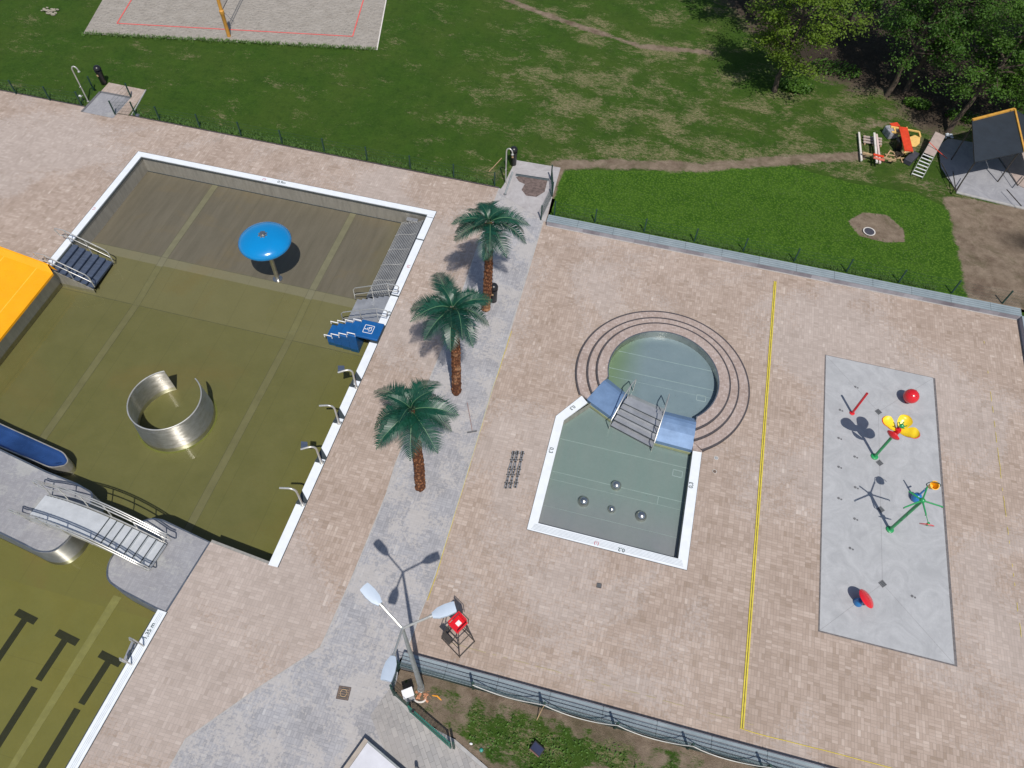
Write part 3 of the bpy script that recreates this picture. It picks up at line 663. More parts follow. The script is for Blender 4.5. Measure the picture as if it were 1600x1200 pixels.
# ================================================================ BRIDGE
bA = (Vector(G2(79, 777)) + Vector(G2(52, 810))) / 2; bB = (Vector(G2(261, 854)) + Vector(G2(236, 890))) / 2
bA = Vector((-20.45, 7.82)); bB = Vector((-14.93, 7.17)); bw = 1.0; ud = (bB - bA).normalized(); nn = Vector((-ud.y, ud.x)); BL = (bB - bA).length
br = thing('footbridge', 'arched steel footbridge with stepped treads and double tube handrails', 'footbridge', (bA.x + ud.x * BL / 2, bA.y + ud.y * BL / 2, 0))
def arch_z(t): return .72 * math.sin(math.pi * t) ** .85 if 0 < t < 1 else 0.0
def BQ(s, o, z): q = bA + ud * s + nn * o; return Vector((q.x, q.y, z))
TT = [.54 * i / 14 for i in range(14)] + [.54 + .46 * i / 8 for i in range(9)]; NT_ = 22
for i in range(NT_):
    t0 = TT[i]; t1 = TT[i + 1]; z = max(arch_z(t0), arch_z(t1)) + .05; z = .04 + z
    mm = MB(); s0, s1 = BL * t0 - .012, BL * t1 - .012
    p = [BQ(s0, -bw / 2, 0), BQ(s1, -bw / 2, 0), BQ(s1, bw / 2, 0), BQ(s0, bw / 2, 0)]; mm.prism([(q.x, q.y) for q in p], z - .045, z)
    zn = (max(arch_z(t1), arch_z(TT[i + 2])) if i < NT_ - 1 else -.05) + .09
    if zn < z:
        p = [BQ(s1, -bw / 2, 0), BQ(s1 + .035, -bw / 2, 0), BQ(s1 + .035, bw / 2, 0), BQ(s1, bw / 2, 0)]; mm.prism([(q.x, q.y) for q in p], z - .16, z - .012)
    mm.build('tread', 'bridgetread', br)
    mm = MB(); p = [BQ(s1 - .008, -bw / 2, 0), BQ(s1 + .030, -bw / 2, 0), BQ(s1 + .030, bw / 2, 0), BQ(s1 - .008, bw / 2, 0)]
    if i >= 14: mm.prism([(q.x, q.y) for q in p], z - .10, z + .006); mm.build('gap_shade_strip', 'slot', br)  # dark strip painted as the shade in the open gap between treads
for sd in (-1, 1):
    mm = MB(); n = 30; o = sd * (bw / 2 + .06)
    lo = [BQ(BL * i / n, o - .025, arch_z(i / n) - .12) for i in range(n + 1)]; lo2 = [BQ(BL * i / n, o + .025, arch_z(i / n) - .12) for i in range(n + 1)]
    hi = [BQ(BL * i / n, o - .025, arch_z(i / n) + .10) for i in range(n + 1)]; hi2 = [BQ(BL * i / n, o + .025, arch_z(i / n) + .10) for i in range(n + 1)]
    for a, b in ((lo, hi), (hi2, lo2), (hi, hi2), (lo2, lo)): mm.strip(a, b, False)
    mm.build('stringer', 'rail', br)
    o = sd * (bw / 2 + .13)
    for part, z, ext in (('handrail', 1.0, .28), ('mid_rail', .55, .28)):
        mm = MB()
        for oo in ((0.0, .07) if part == 'handrail' else (0.0,)):
            pts = [BQ(-ext + (BL + 2 * ext) * i / n, o + sd * oo, arch_z(((-ext + (BL + 2 * ext) * i / n)) / BL) + z) for i in range(n + 1)]
            mm.tube(pts, .026, 8)
        if part == 'handrail':
            for e in (-ext, BL + ext): mm.tube([BQ(e, o, 1.0), BQ(e + (-.05 if e < 0 else .05), o, .95), BQ(e + (-.05 if e < 0 else .05), o, .6), BQ(e, o, .55)], .026, 8)
        mm.build(part, 'rail', br, True)
    for i in range(6):
        s = BL * (.02 + .96 * i / 5); mm = MB(); z = arch_z(s / BL); mm.tube([BQ(s, o - sd * .04, z - .05), BQ(s, o, z + .5), BQ(s, o, z + 1.0)], .024, 8); mm.build('post', 'rail', br, True)

# ================================================================ MUSHROOM
mu = G(434, 436, ZF); mt = thing('mushroom_fountain', 'glossy blue mushroom shaped water fountain standing on a steel pole in the pool', 'fountain', mu)
mm = MB(); mm.lathe([(.24, 0), (.24, .03), (.11, .05), (.11, 2.6)], mu, 20); mm.build('pole', 'steel', mt, True)
mm = MB(); zz = 2.42
mm.lathe([(.10, zz + .02), (.55, zz), (.95, zz + .02), (1.15, zz + .09), (1.235, zz + .19), (1.25, zz + .28), (1.20, zz + .38), (1.05, zz + .50), (.80, zz + .60), (.50, zz + .665), (.22, zz + .69)], mu, 64); mm.build('cap', 'cyan', mt, True)
mm = MB(); mm.lathe([(.17, zz + .685), (.17, zz + .72), (.10, zz + .74), (.10, zz + .80), (.12, zz + .81), (.02, zz + .82)], mu, 20)
for k in range(8): a = k * math.pi / 4; mm.ball(mu + Vector((.2 * math.cos(a), .2 * math.sin(a), zz + .70)), .035, n=8)
mm.build('nozzle', 'steel', mt, True)

# ================================================================ WHIRLPOOL RING
rc = Vector((-18.05, 13.56)); rt = thing('whirlpool_ring', 'open curved band of shiny steel standing on the pool floor', 'whirlpool wall', (rc.x, rc.y, ZD))
a0, a1 = R_(119), R_(119 + 302)
def band(rb, rt_, z0, z1, n=64): return [(rc.x + rb * math.cos(a0 + (a1 - a0) * i / n), rc.y + rb * math.sin(a0 + (a1 - a0) * i / n), z0) for i in range(n + 1)]
mm = MB(); 
lo_o, hi_o, lo_i, hi_i = band(1.66, 0, ZD, 0), band(1.54, 0, .33, 0), band(1.63, 0, ZD, 0), band(1.51, 0, .33, 0)
mm.strip(lo_o, hi_o, False); mm.strip(hi_i, lo_i, False); mm.quad(lo_o[0], hi_o[0], hi_i[0], lo_i[0]); mm.quad(lo_i[-1], hi_i[-1], hi_o[-1], lo_o[-1])
mm.build('curved_wall', 'ringsteel', rt, True)
mm = MB(); mm.tube([(x, y, .335) for x, y, _ in band(1.525, 0, 0, 0)], .03, 8); mm.build('rim_tube', 'rail', rt, True)
mm = MB(); mm.strip([(rc.x + (p[0] - rc.x) * 1.05, rc.y + (p[1] - rc.y) * 1.05, ZD + .004) for p in lo_o], [(p[0], p[1], ZD + .012) for p in lo_o], False); mm.build('base_weld', 'algae', rt)

# ================================================================ YELLOW SLIDE
sp_ = [G(0, 405, .12), G(64, 424, .12), G(70, 438, .02), G(0, 527, .02)]
st = thing('water_slide', 'wide yellow slide end with raised edge, running over the pool wall at the left', 'water slide', (-29, 16.5, 0))
x1, y1, y0 = -26.95, 18.85, 13.1; x0 = -33
def sz(x): return .06 + max(0, (-27.2 - x)) * .24
mm = MB(); xs = [x1, -27.6, -28.4, -29.2, -30.2, -31.4, x0]
top = [(x, sz(x)) for x in xs]
for (xa, za), (xb, zb) in zip(top[:-1], top[1:]):
    mm.quad((xb, y0, zb), (xa, y0, za), (xa, y1, za), (xb, y1, zb)); mm.quad((xa, y0, za - .12), (xb, y0, zb - .12), (xb, y1, zb - .12), (xa, y1, za - .12))
mm.quad((x1, y0, sz(x1) - .12), (x1, y1, sz(x1) - .12), (x1, y1, sz(x1)), (x1, y0, sz(x1)))
mm.build('slide_bed', 'yellow', st)
mm = MB()
for ya, yb, yc in ((y1, y1 + .22, y1 + .30), (y0, y0 - .2, y0 - .28)):
    mm = MB()
    a = [(x, ya, sz(x)) for x in xs]; b = [(x - (.28 if x == x1 else 0), yb, sz(x) + .26) for x in xs]; c = [(x - (.28 if x == x1 else 0), yc, sz(x) + .26) for x in xs]; d = [(x, yc, sz(x) - .12) for x in xs]
    mm.strip(a, b, False); mm.strip(b, c, False); mm.strip(c, d, False); mm.build('side_rim', 'yellow', st)
mm = MB()
for xk in (-27.75, -29.3, -30.9):
    mm.quad((xk - .014, y0, sz(xk - .014) + .004), (xk + .014, y0, sz(xk + .014) + .004), (xk + .014, y1, sz(xk + .014) + .004), (xk - .014, y1, sz(xk - .014) + .004))
mm.build('joint_line', 'yelline', st)
mm = MB()
for x in (-28, -31): mm.box(x - .05, x + .05, y0, y1, -.03, sz(x) - .13)
mm.build('support', 'dkmetal', st)

# ================================================================ BLUE TROUGH
bl = [Vector(p) for p in ((-28.5, 11.75), (-24.6, 11.02), (-21.35, 10.50), (-20.95, 10.2), (-20.95, 9.95), (-21.45, 9.68), (-24.4, 10.06), (-28.5, 10.75))]
tr = thing('pool_trough', 'long dark blue trough with rounded end lying along the left island', 'trough', (-24, 10.4, ZF))
polyt = fillet([(p.x, p.y) for p in bl], {2, 3, 4, 5}, .3, 4); c = Vector((sum(p[0] for p in polyt) / len(polyt), sum(p[1] for p in polyt) / len(polyt)))
def inset(poly, d, z):
    r = []
    for i, p in enumerate(poly):
        a = Vector(poly[i - 1]); b = Vector(poly[(i + 1) % len(poly)]); e = (b - a).normalized(); n = Vector((e.y, -e.x)); r.append((p[0] + n.x * d, p[1] + n.y * d, z))
    return r
ar_ = sum(polyt[i - 1][0] * polyt[i][1] - polyt[i][0] * polyt[i - 1][1] for i in range(len(polyt))); sg = 1 if ar_ < 0 else -1
mm = MB(); o0 = [(p[0], p[1], ZD) for p in polyt]; o1 = [(p[0], p[1], -.55) for p in polyt]; mm.strip(o0, o1); mm.strip(o1, inset(polyt, .045 * sg, -.55)); mm.build('outer_shell', 'wallsteel', tr)
mm = MB(); rings = [inset(polyt, d * sg, z) for d, z in ((.045, -.55), (.08, -.60), (.14, -.65), (.21, -.68), (.27, -.69))]
for a, b in zip(rings[:-1], rings[1:]): mm.strip(a, b)
mm.add(rings[-1], [tuple(range(len(polyt)))]); mm.build('blue_liner', 'trough', tr, True)

# ================================================================ LEFT STAIRS
ls = thing('pool_steps', 'dark blue pool steps going down from the left rim, between two double handrails', 'pool steps', (xl, 20.1, 0))
ys0, ys1 = 19.15, 20.95; n = 6; run = .31
for i in range(n):
    x = xl + .0 + run * i; z = -.10 - .145 * i; mm = MB(); mm.box(x + (.0 if i == 0 else .015), x + run + .03, ys0, ys1, z - .04, z); mm.box(x + run - .02, x + run, ys0 + .02, ys1 - .02, z - .145, z - .04)
    mm.build('tread', 'bluetread', ls)
mm = MB()
for y in (ys0 - .02, ys1): mm = MB(); mm.add([(xl, y, -.1), (xl + n * run, y, -.97), (xl + n * run, y, ZD), (xl, y, ZD), (xl, y + .02, -.1), (xl + n * run, y + .02, -.97), (xl + n * run, y + .02, ZD), (xl, y + .02, ZD)], [(0, 1, 2, 3), (7, 6, 5, 4), (0, 4, 5, 1), (1, 5, 6, 2)]); mm.build('side_panel', 'wallsteel', ls)
def rails(y, parent, x0, zs, x1, ze, sgn, low=.45):
    mm = MB(); a = Vector((x0 - sgn * .45, y, zs + .9)); b = Vector((x0 + sgn * .05, y, zs + .9)); c_ = Vector((x1, y, ze + .9)); d = Vector((x1 + sgn * .12, y, ze + .75)); e = Vector((x1 + sgn * .12, y, ze + .05))
    mm.tube([a + Vector((0, 0, -.25)), a + Vector((-sgn * .06, 0, -.1)), a, b, c_, d, e], .026, 8)
    mm.tube([Vector((x0 - sgn * .40, y, zs + low)), Vector((x0 + sgn * .05, y, zs + low)), Vector((x1, y, ze + low)), Vector((x1 + sgn * .10, y, ze + low - .08))], .022, 8)
    mm.tube([a + Vector((0, 0, -.25)), Vector((x0 - sgn * .40, y, zs + low))], .022, 8)
    for t in (0.0, .5): q = b.lerp(c_, t); mm.tube([Vector((q.x, y, (zs if t == 0 else zs + (ze - zs) * t) - .12)), q], .022, 8)
    mm.build('handrail', 'rail', parent, True)
rails(ys0 + .04, ls, xl, 0, xl + n * run, -.85, 1); rails(ys1 - .04, ls, xl, 0, xl + n * run, -.85, 1)
# ================================================================ RIGHT STAIRS
rs = thing('pool_steps', 'grey steel pool steps beside the blue transfer steps, with thin handrails', 'pool steps', (xr, 21, 0))
ys0, ys1 = 20.30, 21.95; n = 6; run = .30
for i in range(n):
    x = xr - run * i; z = -.10 - .145 * i; mm = MB(); mm.box(x - run - .03, x - (.0 if i == 0 else .015), ys0, ys1, z - .04, z); mm.box(x - run, x - run + .02, ys0 + .02, ys1 - .02, z - .145, z - .04); mm.build('tread', 'tread', rs)
mm = MB()
for y in (ys0 - .02, ys1): mm = MB(); mm.add([(xr, y, -.1), (xr - n * run, y, -.97), (xr - n * run, y, ZF), (xr, y, ZF), (xr, y + .02, -.1), (xr - n * run, y + .02, -.97), (xr - n * run, y + .02, ZF), (xr, y + .02, ZF)], [(0, 1, 2, 3), (7, 6, 5, 4), (0, 4, 5, 1), (1, 5, 6, 2)]); mm.build('side_panel', 'wallsteel', rs)
rails(ys0 + .04, rs, xr, 0, xr - n * run, -.85, -1); rails(ys1 - .04, rs, xr, 0, xr - n * run, -.85, -1)
# blue transfer steps
bs = thing('transfer_steps', 'bright blue stepped transfer platform with white wheelchair symbol and grab handles', 'transfer steps', (xr, 19.7, 0))
yb0, yb1 = 19.12, 20.12
for i, (xa, xb, z) in enumerate(((XR - .02, -11.55, .16), (-11.55, -11.98, -.02), (-11.98, -12.40, -.22), (-12.40, -12.80, -.42), (-12.80, -13.15, -.62))):
    mm = MB(); mm.box(xb + .004, xa - .004, yb0 + .03 * i, yb1 - .03 * i, (.025 if i == 0 else ZD), z); o = mm.build('step', 'blue', bs, bevel=.04)
for i, (x, z) in enumerate(((-11.75, -.02), (-12.2, -.22), (-12.62, -.42), (-13.0, -.62))):
    for y in (yb0 + .07, yb1 - .1):
        mm = MB(); mm.tube([(x - .2, y, z), (x - .2, y, z + .17), (x + .18, y, z + .17), (x + .18, y, z)], .024, 8); mm.build('grab_handle', 'white', bs, True)
mm = MB(); zc = .166; cx, cy = -11.05, 19.62
for a, b in (((-.22, -.22), (.22, -.22)), ((.22, -.22), (.22, .22)), ((.22, .22), (-.22, .22)), ((-.22, .22), (-.22, -.22))): mm.bar((cx + a[0], cy + a[1], zc), (cx + b[0], cy + b[1], zc), .025, .006)
RS = Matrix.Rotation(R_(90), 2)
def sy(p): q = RS @ Vector(p); return (cx + q.x, cy + q.y, zc + .001)
mm.tube([sy((.10 * math.cos(t), -.04 + .10 * math.sin(t))) for t in [R_(160 + 240 * k / 14) for k in range(15)]], .014, 5)
mm.bar(sy((-.02, .12)), sy((-.01, -.01)), .03, .006); mm.bar(sy((-.01, -.01)), sy((.09, -.02)), .03, .006); mm.bar(sy((.09, -.02)), sy((.13, -.13)), .03, .006); mm.bar(sy((-.015, .07)), sy((.07, .06)), .025, .006)
mm.lathe([(.028, 0), (.028, .006)], sy((-.02, .16)), 10); mm.build('wheelchair_symbol', 'white', bs)

# ================================================================ BUBBLE LOUNGER
gl = thing('bubble_lounger', 'long reclining grid of parallel steel tubes along the right pool wall', 'lounger', (-11.5, 25, 0))
prof = [(-10.86, -.06), (-11.05, -.22), (-11.25, -.34), (-11.5, -.42), (-11.75, -.47), (-12.0, -.55), (-12.25, -.72)]
def pz(x):
    for (xa, za), (xb, zb) in zip(prof[:-1], prof[1:]):
        if xb <= x <= xa: return za + (zb - za) * (x - xa) / (xb - xa)
    return prof[-1][1]
for k in range(14):
    x = -10.98 - k * .092; mm = MB(); mm.tube([(x, 22.15, pz(x)), (x, 27.45, pz(x)), (x, 27.55, pz(x) - .1)], .023, 6); mm.build('tube', 'rail', gl, True)
mm = MB()
for (xa, za), (xb, zb) in zip(prof[:-1], prof[1:]): mm.quad((xb, 22.1, zb - .10), (xa, 22.1, za - .10), (xa, 27.5, za - .10), (xb, 27.5, zb - .10))
mm.quad((-12.25, 22.1, ZF), (-12.25, 22.1, -.82), (-12.25, 27.5, -.82), (-12.25, 27.5, ZF)); mm.build('base_sheet', simple('dark_lounger_base', (.10, .11, .13), .5, .3), gl)
for y in (23.2, 24.3, 25.4, 26.5):
    mm = MB(); mm.tube([(x, y, z - .02) for x, z in prof[1:]], .02, 6); mm.build('cross_bar', 'rail', gl, True)
mm = MB(); mm.box(-11.9, -11.3, 27.42, 27.6, -.42, -.30); mm.build('head_block', 'tread', gl)

# ================================================================ WATER JETS
jets = [((557, 606), (550, 581), (543, 577.5), (528, 582), True, 'topmost bent spout with a fan blade,'),
        ((530, 662), (523, 638), (516, 633), (499, 634), False, 'plain bent tube spout, second from the top,'),
        ((502.5, 723.5), (494, 700), (488, 696.5), (470, 702), True, 'bent spout with a fan blade, third from the top,'),
        ((473, 789), (463, 767), (455, 762), (437, 762.5), False, 'plain bent tube spout, lowest of the four,')]
for b, t1, t2, e, fan, lab in jets:
    B = G(*b); jt = thing('water_spout', lab + ' on the right pool rim', 'water spout', B, 'bent steel spouts along the right pool rim')
    T1 = Vector((B.x, B.y, 1.15)); E = G(*e, 1.34); D = Vector((E.x - B.x, E.y - B.y, 0)); dn = D.normalized()
    T1 = Vector((B.x, B.y, 1.1)); pts = [B, T1] + [T1 + dn * (.32 * math.sin(a)) + Vector((0, 0, .28 * (1 - math.cos(a)) if 0 else .25 * math.sin(a))) for a in ()]
    pts = [B, Vector((B.x, B.y, 1.15)), Vector((B.x, B.y, 1.28)) + dn * .015, Vector((B.x, B.y, 1.38)) + dn * .08, Vector((B.x, B.y, 1.42)) + dn * .18, Vector((B.x, B.y, 1.42)) + dn * .28, E]
    mm = MB(); mm.tube(pts, .042, 10); mm.build('spout_tube', 'rail', jt, True)
    mm = MB(); mm.lathe([(.09, .0), (.09, .03)], B + Vector((0, 0, .02)), 14); mm.build('base_flange', 'rail', jt)
    if fan:
        s = dn.cross(Vector((0, 0, 1))); s = s if s.y > 0 else -s; a = Vector((B.x, B.y, 1.36)) + dn * .42; b_ = E
        mm = MB(); z = Vector((0, 0, .012)); a = Vector((B.x, B.y, 1.40)) + dn * .30; q = [a - s * .02, b_ - s * .04, b_ + s * .36 - dn * .02, a + s * .26]
        mm.add([p - z for p in q] + [p + z for p in q], [(3, 2, 1, 0), (4, 5, 6, 7), (0, 1, 5, 4), (1, 2, 6, 5), (2, 3, 7, 6), (3, 0, 4, 7)]); mm.build('fan_blade', 'bluetread', jt)
    m2 = MB(); m2.box(xr - .02, XR - .01, B.y - .03, B.y + .11, -.004, .0215); 
    m2.add([(xr, B.y + .1, .0215), (xr + .17, B.y + .1, .0215), (xr, B.y + .5, .0215)], [(0, 1, 2)]); m2.build('drain_notch', 'slot', jt)

# ================================================================ PADDLING POOL
kp = thing('paddling_pool', 'small steel paddling pool, round upper basin ringed by steps above a lower basin with domes', 'paddling pool', (1.6, 15, 0))
ZK = -.40
inn = [(-.20, 18.55), (-1.24, 17.26), (-1.23, 12.30), (4.39, 12.26), (4.39, 17.40)]
ring_in = arc(KC, KR[3], 0, 2 * math.pi, 72)[:-1]
m = MB(); m.prism([(-1.3, 11.95), (4.7, 11.95), (4.7, 17.6), (4.3, 19.0), (.2, 19.9), (-.9, 18.7), (-1.3, 17.3)], ZK - .05, ZK); m.build('lower_floor', 'floorK', kp)
m = MB(); m.lathe([(KR[3], -.12), (KR[3], -.06)], (KC[0], KC[1], 0), 72); m.build('upper_floor', 'floorC', kp)
m = MB(); m.prism([(-1.23, 12.28), (4.38, 12.28), (4.38, 17.22), (2.78, 17.28), (.80, 17.9), (-.42, 18.42), (-1.23, 17.25)], -.335, -.33, sides=False); struct(m.build('pool_water', 'water2')); m = MB(); m.lathe([(KR[3] - .005, .04), (KR[3] - .005, .045)], (KC[0], KC[1], 0), 72); m.f = m.f[-1:]; m.mi = m.mi[-1:]; struct(m.build('pool_water', 'water2'))
m = MB(); w_ = inn
m.strip([(x, y, ZK) for x, y in inn], [(x, y, .0) for x, y in inn], False)
m.build('lower_wall', 'wallsteel', kp)
m = MB(); angL, angR = math.atan2(19.82 - KC[1], .23 - KC[0]) + 2 * math.pi, math.atan2(18.75 - KC[1], 4.31 - KC[0])
m.strip([(x, y, -.06) for x, y in arc(KC, KR[3], angR, angL, 64)], [(x, y, .36) for x, y in arc(KC, KR[3], angR, angL, 64)], False); m.build('upper_wall', 'steel', kp, True)
m = MB(); outl = [(-.74, 18.72), (-1.62, 17.38), (-1.60, 11.93), (4.77, 11.89), (4.77, 17.24)]
inn2 = [(-.42, 18.42), (-1.24, 17.26), (-1.23, 12.30), (4.39, 12.26), (4.39, 17.22)]
m.strip([(x, y, .02) for x, y in inn2], [(x, y, .02) for x, y in outl], False); m.strip([(x, y, -.06) for x, y in inn2], [(x, y, .02) for x, y in inn2], False); m.strip([(x, y, .02) for x, y in outl], [(x, y, -.02) for x, y in outl], False)
m.build('coping', 'coping', kp)
m = MB()
for k in range(5): y = 11.99 + .055 * k; m.box(-1.45 + .02 * k, 4.62 - .02 * k, y, y + .02, .0, .0235)
m.build('overflow_grate', simple('grate_line_grey', (.40, .44, .47), .5), kp)
m = MB()
for a, b in zip(outl[:-1], outl[1:]): m.bar((*a, .003), (*b, .003), .035, .012)
m.build('joint_line', 'slot', kp)
m = MB(); 
for y in (16.55, 14.92): m.box(-1.22, 4.38, y, y + .025, ZK, ZK + .006)
m.box(-1.22, 4.38, 14.55, 14.565, ZK, ZK + .006); m.box(-1.22, 4.38, 13.3, 13.31, ZK, ZK + .004); m.box(3.3, 3.33, 14.57, 14.92, ZK, ZK + .005)
m.build('weld_line', simple('pale_weld', (.36, .44, .42), .4, .3), kp)
m = MB()
for y in (21.65, 20.6): h = math.sqrt(KR[3] ** 2 - (y - KC[1]) ** 2) - .03; m.box(KC[0] - h, KC[0] + h, y, y + .022, -.06, -.054)
h = math.sqrt(KR[3] ** 2 - (20.15 - KC[1]) ** 2) - .03; m.box(KC[0] - h, KC[0] + h, 20.15, 20.162, -.06, -.055)
m.build('weld_line', simple('pale_weld_blue', (.40, .50, .50), .4, .3), kp)
paleframe = simple('pale_frame', (.42, .5, .5), .4, .3)
for (cx, cy, z) in ((4.45, 20.05, -.06), (3.95, 16.2, ZK)):
    m = MB()
    for a, b in (((-.2, -.15), (.2, -.15)), ((.2, -.15), (.2, .15)), ((.2, .15), (-.2, .15)), ((-.2, .15), (-.2, -.15))): m.bar((cx + a[0], cy + a[1], z + .004), (cx + b[0], cy + b[1], z + .004), .025, .008)
    m.build('drain_frame', paleframe, kp)
# step rings
lin = lambda a, b, t: a + (b - a) * t
for i in range(3):
    r0, r1 = KR[i], KR[i + 1]; z1 = .12 * (i + 1); z0 = 0.0 if i == 0 else .12 * i - .01
    def ea(r, L): # clip angle on the straight seam between the outer corner and the basin corner
        if r > 3.6: return math.atan2(18.72 - KC[1], -.74 - KC[0]) + 2 * math.pi if L else math.atan2(17.24 - KC[1], 4.77 - KC[0])
        p, q = ((-.47, 18.60), (.23, 19.82)) if L else ((4.36, 17.24), (4.31, 18.75))
        best = None
        for k in range(401):
            t = -.05 + 1.1 * k / 400; x, y = lin(p[0], q[0], t), lin(p[1], q[1], t); d = abs(math.hypot(x - KC[0], y - KC[1]) - r)
            if best is None or d < best[0]: best = (d, math.atan2(y - KC[1], x - KC[0]))
        return best[1] + (2 * math.pi if L else 0)
    def fullarc(r, z): return [(*p[:2], z) for p in arc(KC, r, ea(r, False), ea(r, True), 96)]
    m = MB(); m.strip(fullarc(r0, z0), fullarc(r0, z1), False); m.strip(fullarc(r0, z1), fullarc(r0 - .075, z1), False); m.build('step_edging', 'edging', kp, True)
    m = MB(); m.strip(fullarc(r0 - .075, z1 - .002), fullarc(r1, z1 - .002), False); m.build('step_tread', 'mosaic', kp)
m = MB(); ia = [(*p[:2], .362) for p in arc(KC, KR[3], angR, angL, 72)]; ib = [(*p[:2], .362) for p in arc(KC, KR[3] + .05, angR, angL, 72)]; m.strip(ib, ia, False); m.build('basin_rim', 'steel', kp)
# seam faces closing the steps toward the ramps
for L in (True, False):
    p, q = ((-.47, 18.60), (.23, 19.82)) if L else ((4.36, 17.24), (4.31, 18.75)); m = MB(); k_ = ea(KR[1], L); e_ = (KC[0] + KR[1] * math.cos(k_), KC[1] + KR[1] * math.sin(k_))
    m.prism([p, ((-.74, 18.72) if L else (4.77, 17.24)), e_], -.02, .112); m.build('step_tread', 'mosaic', kp); m = MB(); m.quad((*p, -.4), (*q, -.4), (*q, .365), (*p, .0))
    m.bar((*p, .02), (*q, .37), .05, .03); m.build('edge_bar', 'steel', kp)
# ramps
def ramp(name, A, B, Cc, D):
    """A,B along the round basin (A outer), Cc,D along the lower basin"""
    A, B, Cc, D = [Vector(p) for p in (A, B, Cc, D)]; m = MB(); n = 10; rowsL, rowsR = [], []
    zs = [(-.06, 0), (.16, 0.0), (.36, .20), (.37, .30), (.33, .42), (.24, .62), (.13, .82), (.03, 1.0), (ZK, 1.0)]
    for z, t in zs:
        a = A.lerp(D, t); b = B.lerp(Cc, t); rowsL.append((a.x, a.y, z)); rowsR.append((b.x, b.y, z))
    m.strip(rowsL, rowsR, False); 
    m.add(rowsL, [tuple(range(len(rowsL)))]); m.add(rowsR, [tuple(range(len(rowsR)))[::-1]]); o = m.build(name, 'ramp', kp); return o
RA = ramp('ramp', (.23, 19.82), (1.22, 19.22), (.80, 17.92), (-.48, 18.58))
RB = ramp('ramp', (4.31, 18.75), (2.93, 18.78), (2.78, 17.30), (4.36, 17.24))
m = MB(); m.bar((-.48, 18.57, ZK + .12), (.80, 17.91, ZK + .12), .02, .16); m.bar((2.78, 17.29, ZK + .12), (4.36, 17.23, ZK + .12), .02, .16); m.build('waterline_stain', simple('pale_green_stain', (.29, .31, .17), .8), kp)
# middle stairs
P0, P1, P2, P3 = Vector((.84, 17.88)), Vector((2.74, 17.28)), Vector((1.28, 19.20)), Vector((2.90, 18.80))
zt = [-.25, -.10, .06, .20, .30, .16, .02]
n = len(zt)
for i, z in enumerate(zt):
    ex = .10; t0 = i / n * 1.25 - .12; t1 = (i + 1) / n * 1.25 - .12
    a, b = P0.lerp(P2, t0), P1.lerp(P3, t0); c_, d = P0.lerp(P2, t1), P1.lerp(P3, t1)
    m = MB(); m.prism([a, b, d, c_], ZK if i < 6 else -.06, z, sides=False); m.prism([a, b, d, c_], z - .03, z - .001, top=False)
    m.quad((a.x, a.y, ZK), (b.x, b.y, ZK), (b.x, b.y, z - .06), (a.x, a.y, z - .06)); m.quad((c_.x, c_.y, -.1), (d.x, d.y, -.1), (d.x, d.y, z - .06), (c_.x, c_.y, z - .06)); m.build('step', 'tread', kp)
    m = MB(); m.bar((a.x, a.y, z - .045), (b.x, b.y, z - .045), .02, .05); m.build('riser_gap', 'slot', kp)
for (q0, q1) in ((P0, P2), (P1, P3)):
    d = (q1 - q0).normalized(); a = q0 - d * .30; b = q1 + d * .45
    m = MB(); m.tube([(a.x, a.y, ZK), (a.x, a.y, ZK + .75), (q0.x, q0.y, .45), (q0.lerp(q1, .55).x, q0.lerp(q1, .55).y, 1.05), (q1.x, q1.y, 1.05), (b.x, b.y, .85), (b.x, b.y, -.06)], .024, 8)
    for t in (.25, .9): p = q0.lerp(q1, t); m.tube([(p.x, p.y, .0), (p.x, p.y, .60 if t < .5 else 1.04)], .022, 8)
    m.build('handrail', 'rail', kp, True)
for (px_, py_, r) in ((963, 755, .22), (912, 780, .23), (956, 792, .16), (1002, 803, .23)):
    v = G(px_, py_ + 3, ZK + .1); m = MB(); m.lathe([(r, 0), (r * 1.0, r * .30), (r * .93, r * .62), (r * .74, r * .95), (r * .45, r * 1.17), (r * .18, r * 1.26), (.01, r * 1.27)], (v.x, v.y, ZK), 28); m.build('bubbler_dome', 'domesteel', kp, True)
v = G(971, 859, .028); text('0,2', v, math.pi, .22, 'mark', kp); v = G(861, 703.5, .028); text('0,3', v, R_(-90), .24, 'mark', kp); v = G(1080, 758, .028); text('0,3', v, R_(90), .24, 'mark', kp); v = G(894.5, 637, .028); text('0,3', v, R_(-125) , .22, 'mark', kp); v = G(932, 848.5, .028); text('(6)', v, 0, .17, 'rmark', kp)

# ================================================================ RETAINING WALLS
def rwall(label, x0, x1, y0, y1, z1, face_side, loc):
    t = thing('retaining_wall', label, 'wall', loc)
    m = MB(); m.box(x0, x1, y0, y1, -.1, z1 - .035); m.build('wall_face', 'wallface', t)
    m = MB(); long_x = (x1 - x0) > (y1 - y0); n = 4; W = (y1 - y0) if long_x else (x1 - x0)
    for k in range(n):
        a, b = W * k / n, W * (k + 1) / n - .032
        if long_x: m.box(x0 - .01, x1 + .01, y0 + a - .005, y0 + b, z1 - .035, z1)
        else: m.box(x0 + a - .005, x0 + b, y0 - .01, y1 + .01, z1 - .035, z1)
    m.build('coping', 'walltop', t)
    m = MB()
    if long_x:
        x = x0 + 1.6
        while x < x1: m.box(x, x + .012, y0 - .006, y1, z1 - .03, z1 + .0025); x += 1.87
    else:
        y = y0 + 1.2
        while y < y1: m.box(x0 - .006, x1, y, y + .012, z1 - .03, z1 + .0025); y += 1.87
    m.build('joint', 'slot', t); return t
rwall('low retaining wall along the lawn at the top of the terrace, stained front face and ribbed blue-grey coping', -4.62, 18.98, 28.70, 29.24, .29, 0, (7, 28.7, 0))
